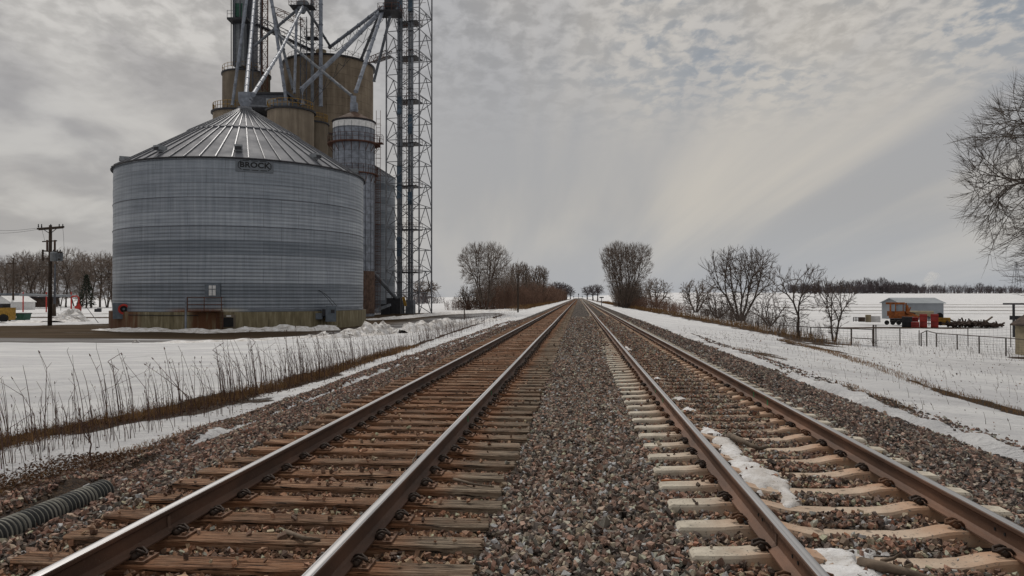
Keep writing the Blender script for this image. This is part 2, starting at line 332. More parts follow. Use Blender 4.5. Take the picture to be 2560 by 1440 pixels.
# ------------------------------------------------------------------ mesh helpers
def tag(o, label=None, cat=None, group=None, kind=None):
    if label: o['label'] = label
    if cat: o['category'] = cat
    if group: o['group'] = group
    if kind: o['kind'] = kind
    return o
def thing(name, loc, label, cat, group=None, rz=0):
    o = bpy.data.objects.new(name, None); COL.objects.link(o); o.location = loc; o.rotation_euler = (0, 0, rz); o.empty_display_size = .3
    return tag(o, label, cat, group)
def copy_tree(o, parent=None):
    c = o.copy(); COL.objects.link(c); c.parent = parent
    for ch in o.children:
        copy_tree(ch, c)
    return c
def tubes(P0, P1, R0, R1, n=4):
    P0 = np.asarray(P0, float); P1 = np.asarray(P1, float); R0 = np.asarray(R0, float); R1 = np.asarray(R1, float)
    d = P1-P0; L = np.linalg.norm(d, axis=1, keepdims=True); L[L == 0] = 1; d = d/L
    ref = np.where(np.abs(d[:, 2:3]) > .9, np.array([[1., 0, 0]]), np.array([[0, 0, 1.]]))
    a = np.cross(d, ref); a /= np.linalg.norm(a, axis=1, keepdims=True); b = np.cross(d, a)
    N = len(P0); V = np.empty((N, 2*n, 3))
    for k in range(n):
        t = 2*math.pi*(k+.5)/n; u = a*math.cos(t)+b*math.sin(t)
        V[:, k] = P0+u*R0[:, None]; V[:, n+k] = P1+u*R1[:, None]
    base = (np.arange(N)*2*n)[:, None]
    Fc = np.concatenate([base+np.array([[k, (k+1) % n, n+(k+1) % n, n+k]]) for k in range(n)], 0)
    return V.reshape(-1, 3), Fc
class MB:
    def __init__(s): s.v = []; s.f = []; s.m = []; s.n = 0
    def add(s, V, Fc, mi=0):
        s.v.extend([tuple(p) for p in V]); s.f.extend([tuple(int(i)+s.n for i in f) for f in Fc]); s.m.extend([mi]*len(Fc)); s.n += len(V); return s
    def box(s, c, sz, rz=0, mi=0, M4=None):
        x, y, z = sz[0]/2, sz[1]/2, sz[2]/2; V = [Vector((a*x, b*y, d*z)) for a in (-1, 1) for b in (-1, 1) for d in (-1, 1)]
        Q = M4 if M4 is not None else Matrix.Rotation(rz, 3, 'Z')
        V = [Q @ p+Vector(c) for p in V]
        return s.add(V, [(0, 1, 3, 2), (4, 6, 7, 5), (0, 4, 5, 1), (2, 3, 7, 6), (0, 2, 6, 4), (1, 5, 7, 3)], mi)
    def beam(s, a, b, wd, ht=None, mi=0):
        a = Vector(a); b = Vector(b); d = b-a; L = d.length
        if L < 1e-5: return s
        x = d/L; up = Vector((0, 0, 1)) if abs(x.z) < .95 else Vector((0, 1, 0)); y = up.cross(x).normalized(); z = x.cross(y)
        Q = Matrix((x, y, z)).transposed(); return s.box((a+b)/2, (L, wd, ht or wd), M4=Q, mi=mi)
    def tube(s, a, b, r0, r1=None, n=8, mi=0, cap=True):
        V, Fc = tubes([tuple(a)], [tuple(b)], [r0], [r0 if r1 is None else r1], n); Fl = [tuple(f) for f in Fc]
        if cap: Fl += [tuple(range(n))[::-1], tuple(range(n, 2*n))]
        return s.add(V, Fl, mi)
    def path(s, pts, r, n=6, mi=0):
        pts = [Vector(p) for p in pts]
        rs = r if isinstance(r, (list, tuple)) else [r]*len(pts)
        V = []
        for i, p in enumerate(pts):
            d = (pts[min(i+1, len(pts)-1)]-pts[max(i-1, 0)]).normalized(); ref = Vector((0, 0, 1)) if abs(d.z) < .9 else Vector((1, 0, 0))
            a = d.cross(ref).normalized(); b = d.cross(a)
            for k in range(n):
                t = 2*math.pi*k/n; V.append(p+(a*math.cos(t)+b*math.sin(t))*rs[i])
        Fl = [(i*n+k, i*n+(k+1) % n, (i+1)*n+(k+1) % n, (i+1)*n+k) for i in range(len(pts)-1) for k in range(n)]
        Fl += [tuple(range(n))[::-1], tuple(range((len(pts)-1)*n, len(pts)*n))]
        return s.add(V, Fl, mi)
    def lathe(s, c, prof, n=32, mi=0, capt=True, capb=False):
        V = []; 
        for r, z in prof:
            for k in range(n):
                t = 2*math.pi*k/n; V.append((c[0]+r*math.cos(t), c[1]+r*math.sin(t), c[2]+z))
        Fl = [(i*n+k, i*n+(k+1) % n, (i+1)*n+(k+1) % n, (i+1)*n+k) for i in range(len(prof)-1) for k in range(n)]
        if capt: Fl.append(tuple(range((len(prof)-1)*n, len(prof)*n)))
        if capb: Fl.append(tuple(range(n))[::-1])
        return s.add(V, Fl, mi)
    def build(s, name, mats, parent=None, smooth=False, local=False):
        me = bpy.data.meshes.new(name)
        off = Vector(parent_world(parent)) if (parent and not local) else Vector((0, 0, 0))
        vs = s.v if off.length == 0 else [(p[0]-off[0], p[1]-off[1], p[2]-off[2]) for p in s.v]
        me.from_pydata(vs, [], s.f)
        for q in (mats if isinstance(mats, (list, tuple)) else [mats]): me.materials.append(M[q] if isinstance(q, str) else q)
        if any(s.m): me.polygons.foreach_set('material_index', s.m)
        if smooth: me.polygons.foreach_set('use_smooth', [True]*len(me.polygons))
        me.update(); o = bpy.data.objects.new(name, me); COL.objects.link(o)
        if parent: o.parent = parent
        return o
def parent_world(p):
    v = Vector((0, 0, 0))
    while p is not None: v += Vector(p.location); p = p.parent
    return v
def mesh_np(name, V, Fc, mat, parent=None, smooth=False, attrs=None, loc=None):
    """fast path: V (n,3), Fc (m,k) numpy"""
    me = bpy.data.meshes.new(name); V = np.asarray(V, np.float32); Fc = np.asarray(Fc, np.int32); k = Fc.shape[1]
    me.vertices.add(len(V)); me.vertices.foreach_set('co', V.ravel()); me.loops.add(Fc.size); me.loops.foreach_set('vertex_index', Fc.ravel())
    me.polygons.add(len(Fc)); me.polygons.foreach_set('loop_start', np.arange(len(Fc), dtype=np.int32)*k)
    me.polygons.foreach_set('loop_total', np.full(len(Fc), k, np.int32))
    me.polygons.foreach_set('use_smooth', np.full(len(Fc), smooth))
    for a, (typ, dom, val) in (attrs or {}).items():
        at = me.attributes.new(a, typ, dom); at.data.foreach_set('color' if 'COLOR' in typ else 'value', np.asarray(val, np.float32).ravel())
    me.update(calc_edges=True); me.validate(); me.materials.append(M[mat] if isinstance(mat, str) else mat)
    o = bpy.data.objects.new(name, me); COL.objects.link(o)
    if parent: o.parent = parent
    if loc is not None: o.location = loc
    return o
# value noise
_rs = np.random.RandomState(5); _T = _rs.rand(256, 256)
def vnoise(x, y):
    xi = np.floor(x).astype(int); yi = np.floor(y).astype(int); fx = x-xi; fy = y-yi; fx = fx*fx*(3-2*fx); fy = fy*fy*(3-2*fy)
    g = lambda a, b: _T[a % 256, b % 256]
    return (g(xi, yi)*(1-fx)+g(xi+1, yi)*fx)*(1-fy)+(g(xi, yi+1)*(1-fx)+g(xi+1, yi+1)*fx)*fy-.5
def fbm(x, y, o=4):
    t = 0; a = 1
    for i in range(o): t = t+a*vnoise(x*2**i+17*i, y*2**i+31*i); a *= .5
    return t

# ------------------------------------------------------------------ terrain
def base_h(x, y):
    x = np.asarray(x, float); y = np.asarray(y, float)
    z = np.interp(x, [-400, -60, -22, -12, -8.5, -6.6, -5.4, -4.7, 4.6, 5.0, 6.5, 9, 14, 19, 26, 60, 400],
                     [-.86, -.86, -.86, -.62, -.42, -.36, -.27, -.60, -.45, -.12, -.26, -.5, -.95, -1.35, -1.5, -1.6, -1.6])
    far = np.clip((y-170)/700, 0, 1); far = far*far*(3-2*far)
    r = np.clip((x-25)/60, 0, 1); r = r*r*(3-2*r)
    return z+far*r*7.8+np.clip((-x-20)/30, 0, 1)*far*.6
def ground_px(px, py):
    """the ground point seen at a pixel"""
    d = np.array(W(px, py, 1.0))-np.array([0, 0, CAMH]); t = 3.0
    while t < 3000:
        p = d*t
        if p[2]+CAMH < base_h(p[0], p[1]): return Vector((p[0], p[1], float(base_h(p[0], p[1]))))
        t *= 1.004
    return Vector((d[0]*1500, d[1]*1500, 0))
def in_poly(x, y, poly):
    r = np.zeros(np.shape(x), bool); n = len(poly); j = n-1
    for i in range(n):
        xi, yi = poly[i]; xj, yj = poly[j]
        c = ((yi > y) != (yj > y)) & (x < (xj-xi)*(y-yi)/(yj-yi+1e-12)+xi); r ^= c; j = i
    return r
ROADPX = [(-700, 862), (0, 857), (330, 857), (600, 848), (830, 836), (960, 826), (1060, 812), (1130, 800), (1230, 789), (1300, 782.5), (1250, 779), (1150, 780.5), (1000, 783), (905, 790), (700, 800), (300, 809), (120, 813), (-60, 816), (-700, 818)]
ROAD = [tuple(ground_px(a, b)[:2]) for a, b in ROADPX]
def line_mask(x, y, pts, wd):
    m = np.zeros(np.shape(x))
    ys = [p[1] for p in pts]; xs = [p[0] for p in pts]; ws = [p[2] if len(p) > 2 else wd for p in pts]
    cx = np.interp(y, ys, xs); ww = np.interp(y, ys, ws)
    m = np.clip(1.14-np.abs(x-cx)/ww*.50+.62*fbm(x*1.6, y*.55, 4), 0, 1)
    edge = np.clip((y-ys[0])/1.0+.3, 0, 1)*np.clip((ys[-1]-y)/3.0+.3, 0, 1)
    return m*edge
RIDGE = [(-8.9, 6, .5), (-8.4, 11, .45), (-7.3, 15, .65), (-7.0, 20, .42), (-7.0, 25, .22), (-7.1, 32, .14), (-8, 60, .2), (-9.5, 95, .3)]
RBERM = [(13.2, 42, 1.2), (14.6, 52, 1.6), (14.4, 62, 1.6), (14.2, 105, 1.8), (11.5, 160, 1.6), (9.5, 300, 2), (8.5, 700, 2)]
def bare(x, y):
    b = np.full(np.shape(x), .30)
    def ap(m, v=.85): nonlocal b; b = np.maximum(b, m*v)
    ap(line_mask(x, y, RIDGE, .5), .8)
    ap(line_mask(x, y, [(-5.9, 4, .8), (-5.8, 7.5, .5), (-5.5, 9, .2), (-5.3, 10.5, .1)], .5), .84)
    ap(line_mask(x, y, RBERM, 1.5), .78)
    ap(line_mask(x, y, [(12.3, 33, .3), (10.8, 40, .5), (11.5, 46, .5)], .4), .62)
    ap(line_mask(x, y, [(8.9, 12, .35), (8.1, 15, .3), (8.3, 18.5, .25), (9.2, 23, .15)], .3), .66)
    ap(line_mask(x, y, [(5.4, 13, .3), (5.6, 15.5, .5), (5.7, 18.5, .25)], .4), .55); ap(line_mask(x, y, [(6.5, 24, .3), (6.3, 27, .8), (6.0, 31, .4)], .4), .54)
    ap(line_mask(x, y, [(-10.5, 125, 1.0), (-10, 300, 1.5), (-8.5, 800, 2)], 1), .8)
    ap(np.clip(1.2-((x-23.8)/2.2)**2-((y-42)/2.0)**2, 0, 1), .66)
    ap(np.clip(1.2-((x-34)/14)**2-((y-84)/3.0)**2, 0, 1), .62)
    for yc, h, x0, v in ((ground_px(2400, 768)[1], 6, 50, .80), (ground_px(2400, 762)[1], 5, 60, .62), (ground_px(2060, 776)[1], 5, 40, .66), (ground_px(2000, 783)[1], 3, 40, .6)):
        ap(np.clip(1.3-np.abs(y-yc-(x-90)*.05)/h, 0, 1)*np.clip((x-x0)/10, 0, 1), v)
    ap(np.clip(1.3-np.abs(y-112)/4, 0, 1)*np.clip((-20-x)/10, 0, 1), .5)
    ap(np.clip(1.3-np.abs(y-92)/6, 0, 1)*np.clip((-38-x)/10, 0, 1), .62)
    return b
def make_ground():
    xs = np.unique(np.concatenate([np.linspace(-12, -4.2, 110), np.linspace(4.2, 14, 110), np.linspace(-4.2, 4.2, 9),
        -12-np.cumsum(np.geomspace(.15, 60, 95)), 14+np.cumsum(np.geomspace(.15, 60, 95))]))
    ys = np.unique(np.concatenate([np.arange(-6, 30, .14), 30+np.cumsum(np.geomspace(.16, 45, 420))]))
    X, Y = np.meshgrid(xs, ys); Z = base_h(X, Y)
    near = np.clip(1-(Y-40)/120, .12, 1)
    edge = np.exp(-((np.abs(X)-5.1)/.55)**2)
    Z = Z+(.05*fbm(X*.35, Y*.2)+.035*fbm(X*1.3, Y*.9)*near)+edge*.24*fbm(X*.9+9, Y*.55)*near+edge*.13*fbm(X*3, Y*2.2, 4)*near
    ins = in_poly(X, Y, ROAD); Z = np.where(ins, -1.0, Z)
    Z += np.exp(-((Y-1100)/300)**2)*0
    n, m_ = X.shape; V = np.stack([X, Y, Z], -1).reshape(-1, 3)
    i = np.arange((n-1)*(m_-1)); r = i//(m_-1); c = i % (m_-1); a = r*m_+c
    o = mesh_np('ground', V, np.stack([a, a+1, a+m_+1, a+m_], 1), 'snow_ground', smooth=True, attrs={'bare': ('FLOAT', 'POINT', bare(X, Y).ravel())})
    tag(o, kind='structure')
make_ground()
def make_road():
    xs = np.linspace(min(p[0] for p in ROAD), max(p[0] for p in ROAD), 420); ys = np.linspace(min(p[1] for p in ROAD)-.5, max(p[1] for p in ROAD)+.5, 260)
    X, Y = np.meshgrid(xs, ys); Z = -.87+.02*fbm(X*.3, Y*.3)
    grown = [(p[0], p[1]) for p in ROAD]
    cellin = in_poly(X+.0, Y, grown) | in_poly(X, Y+.7, grown) | in_poly(X, Y-.7, grown) | in_poly(X+.7, Y, grown) | in_poly(X-.7, Y, grown)
    n, m_ = X.shape; i = np.arange((n-1)*(m_-1)); r = i//(m_-1); c = i % (m_-1); a = r*m_+c
    Fc = np.stack([a, a+1, a+m_+1, a+m_], 1); k = cellin.ravel(); Fc = Fc[k[Fc].any(1)]
    wet = np.clip((X+22)/8, 0, 1)
    wet = np.maximum(wet, np.clip(1.1-(Y-44)/2.5, 0, .7)+.3*fbm(X*.1, Y*.3))
    o = mesh_np('gravel_road', np.stack([X, Y, Z], -1).reshape(-1, 3), Fc, 'road', smooth=True, attrs={'wet': ('FLOAT', 'POINT', wet.ravel())})
    tag(o, kind='structure')
make_road()

# ------------------------------------------------------------------ ballast
TL, TR = -2.275, 2.045           # centre lines of the two tracks
TOPL, TOPR = 0.0, .085           # height of the tie tops
BX = [-6.2, -5.6, -4.9, -4.15, -3.85, -3.6, -.7, -.45, .1, .55, .8, 3.3, 3.6, 4.2, 5.2, 5.8]
BZ = [-.62, -.45, -.20, -.06, -.055, -.078, -.078, -.035, .0, .02, .022, .022, .0, -.02, -.22, -.42]
def bed_z(x, y):
    z = np.interp(x, BX, BZ)
    # the gravel is heaped over parts of the concrete ties further on
    far = np.clip((y-13)/12, 0, 1)
    z = z+np.clip(1-np.abs(x-2.0)/.42, 0, 1)*(.030+.045*far)+far*.028*np.clip(1-np.abs(x+2.3)/1.9, 0, 1)*0
    z = z+np.clip((y-16)/9, 0, 1)*.075*np.clip(1.5-np.abs(x-2.045)/.42, 0, 1)
    z = z+np.clip((y-17)/14, 0, 1)*.07*np.clip(1.6-np.abs(x-.85)/.25, 0, 1)
    z = z+far*.07*np.clip(1-np.abs(x+.3)/.75, 0, 1)
    z = z+.022*fbm(x*1.1, y*.9, 3)
    return z
def make_bed():
    xs = np.linspace(-6.2, 5.8, 110); ys = np.concatenate([np.arange(-5, 40, .2), 40+np.cumsum(np.geomspace(.25, 40, 110))]); ys = ys[ys < 1150]
    X, Y = np.meshgrid(xs, ys); Z = bed_z(X, Y)-np.interp(Y, [25, 50], [.022, .006])
    n, m_ = X.shape; i = np.arange((n-1)*(m_-1)); r = i//(m_-1); c = i % (m_-1); a = r*m_+c
    tag(mesh_np('ballast_bed', np.stack([X, Y, Z], -1).reshape(-1, 3), np.stack([a, a+1, a+m_+1, a+m_], 1), 'bed', smooth=True), kind='structure')
make_bed()
TSW, TSC = .522, .61            # tie spacing
def tie_y(i, side): return (4.42+i*TSW) if side == 'L' else (4.56+i*TSC)
def make_stones():
    rs = np.random.RandomState(11)
    # broken angular blocks
    iv = np.array([(a_, b_, c_) for a_ in (-1, 1) for b_ in (-1, 1) for c_ in (-1, 1)], float)*.66
    fc = np.array([(0, 1, 3), (0, 3, 2), (4, 6, 7), (4, 7, 5), (0, 4, 5), (0, 5, 1), (2, 3, 7), (2, 7, 6), (0, 2, 6), (0, 6, 4), (1, 5, 7), (1, 7, 3)])
    PX = []; PY = []
    for (y0, y1, dens) in ((4.0, 9, 950), (9, 15, 800), (15, 23, 500), (23, 38, 170), (38, 65, 60)):
        A = (y1-y0)*11.2; n = int(A*dens); x = rs.uniform(-5.9, 5.3, n); y = rs.uniform(y0, y1, n); PX.append(x); PY.append(y)
    x = np.concatenate(PX); y = np.concatenate(PY)
    ns = 9000; yy = 4+rs.rand(ns)**1.4*34; sd_ = np.where(rs.rand(ns) < .5, -1, 1); xx = sd_*(5.1+np.abs(rs.normal(0, .38, ns))); xx = np.where(sd_ < 0, xx-.15, xx); spill0 = len(x); x = np.concatenate([x, xx]); y = np.concatenate([y, yy])
    nd = 1800; yd = 6+rs.rand(nd)**1.5*40; xd = np.where(rs.rand(nd) < .6, rs.uniform(5.5, 15, nd), rs.uniform(-13, -5.6, nd)); x = np.concatenate([x, xd]); y = np.concatenate([y, yd])
    # keep what the camera could see, with a margin for a step aside
    k = (x > -(y*.80+1.6)) & (x < y*.60+1.8); x, y = x[k], y[k]
    jl = np.abs(((y-tie_y(0, 'L')+TSW/2) % TSW)-TSW/2); jr = np.abs(((y-tie_y(0, 'R')+TSC/2) % TSC)-TSC/2)
    onL = (x > -3.82) & (x < -.70) & (jl < .095); onR = (x > .74) & (x < 3.34) & (jr < .105)
    covr = (np.abs(x-2.0) < .55) & (y > 10)
    onRail = (np.abs(x+3.03) < .09) | (np.abs(x+1.52) < .09) | (np.abs(x-1.29) < .09) | (np.abs(x-2.80) < .09)
    keep = ~((onL & (rs.rand(len(x)) > .045)) | (onR & ~covr & (rs.rand(len(x)) > .02)) | onRail)
    x, y = x[keep], y[keep]; onL = onL[keep]; onR = onR[keep]
    N = len(x); s = rs.uniform(.016, .030, N)*np.where(rs.rand(N) < .08, 1.35, 1)*np.where(y > 20, 1.25, 1)*np.where(y > 38, 1.35, 1)
    inner = ((x > -3.8) & (x < -.7)) | ((x > .75) & (x < 3.3)); s = np.where(inner, s*.9, s)
    z = bed_z(x, y)+s*rs.uniform(-.35, .75, N)
    gz = base_h(x, y)+.05*fbm(x*.35, y*.2)+.035*fbm(x*1.3, y*.9)+np.exp(-((np.abs(x)-5.1)/.55)**2)*(.24*fbm(x*.9+9, y*.55)+.13*fbm(x*3, y*2.2, 4))
    out = (np.abs(x) > 5.35); s = np.where((np.abs(x) > 5.9), s*.55, s); z = np.where(out, np.maximum(z, gz+s*.15), z)
    z = np.where(onL, .012, z); z = np.where(onR & (z < .1), .09, z)
    sc = rs.uniform(.62, 1.35, (N, 1, 3)); sc[:, :, 2] *= .72
    V = (iv[None]*rs.uniform(.62, 1.25, (N, 8, 1))+rs.normal(0, .16, (N, 8, 3)))*sc*s[:, None, None]
    # random rotations
    q = rs.normal(size=(N, 4)); q /= np.linalg.norm(q, axis=1, keepdims=True); a, b, c, d = q.T
    Rm = np.empty((N, 3, 3)); Rm[:, 0, 0] = 1-2*(c*c+d*d); Rm[:, 0, 1] = 2*(b*c-d*a); Rm[:, 0, 2] = 2*(b*d+c*a); Rm[:, 1, 0] = 2*(b*c+d*a); Rm[:, 1, 1] = 1-2*(b*b+d*d)
    Rm[:, 1, 2] = 2*(c*d-b*a); Rm[:, 2, 0] = 2*(b*d-c*a); Rm[:, 2, 1] = 2*(c*d+b*a); Rm[:, 2, 2] = 1-2*(b*b+c*c)
    V = np.einsum('nij,nkj->nki', Rm, V); V += np.stack([x, y, z], 1)[:, None, :]
    Fc = (fc[None]+(np.arange(N)*8)[:, None, None]).reshape(-1, 3)
    pal = np.array([(.17, .115, .10), (.115, .085, .078), (.07, .068, .072), (.24, .165, .14), (.13, .12, .11), (.05, .047, .05), (.32, .25, .215), (.15, .085, .068), (.19, .175, .15), (.25, .14, .10), (.085, .095, .095)])
    wts = np.array([.14, .16, .14, .11, .13, .10, .06, .05, .08, .025, .06]); wts /= wts.sum()
    col = pal[rs.choice(len(pal), N, p=wts)]*np.array([1.98, 1.70, 1.44])*np.exp(rs.normal(.02, .56, (N, 1)))
    rust = ((x > -3.85) & (x < -.75))*.78; rust = np.where((x > 1.0) & (x < 3.1), .16, rust)
    rust = np.maximum(rust, .55*np.exp(-((x-1.1)/.14)**2)); rust = np.maximum(rust, .5*np.exp(-((x-2.6)/.16)**2))*rs.uniform(.5, 1.1, N)
    rc = np.array([.24, .125, .07]); lum = col.mean(1, keepdims=True)/.19
    col = col*(1-rust[:, None])+rc*np.clip(lum, .4, 1.9)*rust[:, None]
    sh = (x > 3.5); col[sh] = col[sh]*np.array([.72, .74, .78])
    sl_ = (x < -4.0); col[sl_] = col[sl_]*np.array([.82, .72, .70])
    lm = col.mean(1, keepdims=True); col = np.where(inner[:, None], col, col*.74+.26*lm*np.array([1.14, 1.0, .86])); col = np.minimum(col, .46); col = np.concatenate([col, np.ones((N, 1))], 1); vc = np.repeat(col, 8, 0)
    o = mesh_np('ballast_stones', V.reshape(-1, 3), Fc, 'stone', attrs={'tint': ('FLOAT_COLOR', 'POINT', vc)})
    tag(o, 'loose broken stone ballast in mixed brown, pink and grey round the two tracks', 'ballast', kind='stuff')
make_stones()

# ------------------------------------------------------------------ rails
def make_rail(x, top, mat, label, marks=()):
    # standard flat-bottom section
    P = [(-.070, 0), (-.070, .011), (-.030, .024), (-.010, .036), (-.0085, .12), (-.030, .136), (-.036, .142), (-.037, .165), (-.032, .171), (-.018, .174), (.018, .174), (.032, .171), (.037, .165), (.036, .142), (.030, .136), (.0085, .12), (.010, .036), (.030, .024), (.070, .011), (.070, 0)]
    ys = list(np.concatenate([[-3.], np.arange(0, 60, 2.0), np.arange(60, 400, 20), np.arange(400, 1160, 60)])); rs = random.Random(int(x*100))
    z0 = top-.174; mb = MB(); n = len(P); V = []
    for y in ys:
        dx = 0 if y < 5 else .006*math.sin(y*.21+x)*min(1, y/30); dz = .004*math.sin(y*.15+2*x)
        V += [(x+a+dx, y, z0+b+dz) for a, b in P]
    Fl = []; mi = []
    for i in range(len(ys)-1):
        for k in range(n):
            Fl.append((i*n+k, (i+1)*n+k, (i+1)*n+(k+1) % n, i*n+(k+1) % n)); mi.append(1 if k in (7, 8, 9, 10, 11) and k in (8, 9, 10) else 0)
    mb.v = V; mb.f = Fl; mb.m = mi; mb.n = len(V)
    mb.f.append(tuple(range(n))); mb.m.append(0)
    root = thing('rail', (x, 0, 0), label, 'rail')
    mb.build('rail_section', [mat, 'railtop'], root)
    for kind, y, sgn in marks:
        b = MB()
        if kind == 'weld':            # swollen collar of a thermite weld
            V = []
            for yy, g in ((y-.022, 1.0), (y-.012, 1.14), (y+.012, 1.14), (y+.022, 1.0)):
                V += [(x+a*(g if abs(a) > .02 else g*1.5)*1.02, yy, z0+.0+bz*.985) for a, bz in P]
            Fl = [(i*n+k, (i+1)*n+k, (i+1)*n+(k+1) % n, i*n+(k+1) % n) for i in range(3) for k in list(range(0, 7))+list(range(13, 19))]
            b.add(V, Fl); b.build('weld_collar', 'dryer_rust', root)
        elif kind == 'bar':           # joint bar with bolts
            b.box((x+sgn*.026, y, z0+.08), (.022, .62, .075)); j = b.build('joint_bar', mat, root); b2 = MB()
            pass
        elif kind == 'paint':
            b.box((x+sgn*.0115, y, z0+.08), (.006, .05, .10)); b.box((x+sgn*.0376, y, z0+.156), (.003, .04, .016)); b.build('paint_mark', 'marking', root)
        elif kind == 'holes':
            for q in (-.5, -.38, .38, .5): MB().tube((x+sgn*.007, y+q, z0+.085), (x+sgn*.0135, y+q, z0+.085), .012, n=10).build('bolt_hole', 'black', root)
make_rail(-3.03, .19, 'rail', 'leftmost steel rail, dark rusty web with worn bright top, on timber ties', [('weld', 5.45, 1)])
make_rail(-1.52, .19, 'rail', 'second steel rail from the left, ending timber ties, bright polished top', [('paint', 10.4, 1), ('paint', 13.2, 1)])
make_rail(1.29, .277, 'railr', 'brown steel rail third from the left, beside the patches of snow on concrete ties', [('weld', 5.15, -1), ('holes', 5.15, -1), ('paint', 13.05, -1), ('paint', 11.9, -1)])
make_rail(2.80, .277, 'railr', 'rightmost brown steel rail, nearest the gravel shoulder and snow on the right', [('weld', 4.95, -1), ('holes', 4.95, -1), ('paint', 12.6, -1), ('paint', 11.7, -1)])

# ------------------------------------------------------------------ ties
rng = random.Random(3)
def wood_tie_mesh(seed):
    r = random.Random(seed); L0, L1 = -1.535+r.uniform(-.06, .05), 1.60+r.uniform(-.06, .05); hw = .112
    xs = [L0]+[L0+(L1-L0)*i/14 for i in range(1, 14)]+[L1]; V = []; n = 10
    for i, x in enumerate(xs):
        e = r.uniform(-.004, .004); c = [(-hw, -.16), (-hw+r.uniform(-.004, .004), -.014), (-hw+.012, -.002+r.uniform(-.003, .002)), (-hw*.4, r.uniform(-.006, .0)), (-.012, -.001), (.0, -.001-r.choice((0, 0, .016))), (.012, -.002), (hw*.5, r.uniform(-.006, .0)), (hw-.012, -.003+r.uniform(-.003, .002)), (hw+r.uniform(-.005, .003), -.016)]
        V += [(x+(r.uniform(-.02, .02) if i in (0, 14) else 0), a+e, b) for a, b in c]
    V2 = [(x, hw, -.16) for x in xs]
    Fl = [(i*n+k, i*n+k+1, (i+1)*n+k+1, (i+1)*n+k) for i in range(14) for k in range(n-1)]
    o0 = len(V); V += V2
    Fl += [(i*n+n-1, o0+i, o0+i+1, (i+1)*n+n-1) for i in range(14)]
    Fl += [tuple(list(range(n))+[o0])[::-1], tuple(list(range(14*n, 15*n))+[o0+14])]
    mb = MB(); mb.add(V, Fl); return mb
def conc_tie_mesh(seed):
    prof = [(-1.32, -.030), (-1.30, -.012), (-1.22, -.008), (-1.0, .0), (-.9, .012), (-.82, .016), (-.66, .016), (-.55, .004), (-.40, -.032), (-.25, -.045), (0, -.048), (.25, -.045), (.40, -.032), (.55, .004), (.66, .016), (.82, .016), (.9, .012), (1.0, .0), (1.22, -.008), (1.30, -.012), (1.32, -.030)]
    V = []; 
    for x, z in prof:
        e = .012 if abs(x) > 1.29 else 0
        V += [(x+(.02 if x > 0 else -.02)*(abs(x) > 1.31), -.135+e, z-.20), (x, -.108+e, z-.018), (x, -.094+e, z), (x, .094-e, z), (x, .108-e, z-.018), (x+(.02 if x > 0 else -.02)*(abs(x) > 1.31), .135-e, z-.20)]
    n = 6; Fl = [(i*n+k, i*n+k+1, (i+1)*n+k+1, (i+1)*n+k) for i in range(len(prof)-1) for k in range(n-1)]+[tuple(range(n))[::-1], tuple(range((len(prof)-1)*n, len(prof)*n))]
    mb = MB(); mb.add(V, Fl); return mb
def clip_mb(sx):
    """spring clip: a bent round bar pressing the rail foot; sx = side away from the rail"""
    b = MB()
    pts = [(sx*.015, -.055, .03), (sx*.02, -.035, .055), (sx*.055, -.03, .068), (sx*.095, -.032, .055), (sx*.105, -.01, .035), (sx*.095, .02, .042), (sx*.06, .028, .066), (sx*.02, .032, .058), (sx*.0, .034, .035)]
    b.path(pts, .0105, 7)
    b.tube((sx*.045, -.075, .03), (sx*.045, .045, .03), .021, n=9)
    return b
ORD = ['nearest', 'second', 'third', 'fourth', 'fifth', 'sixth', 'seventh', 'eighth', 'ninth', 'tenth', 'eleventh', 'twelfth']
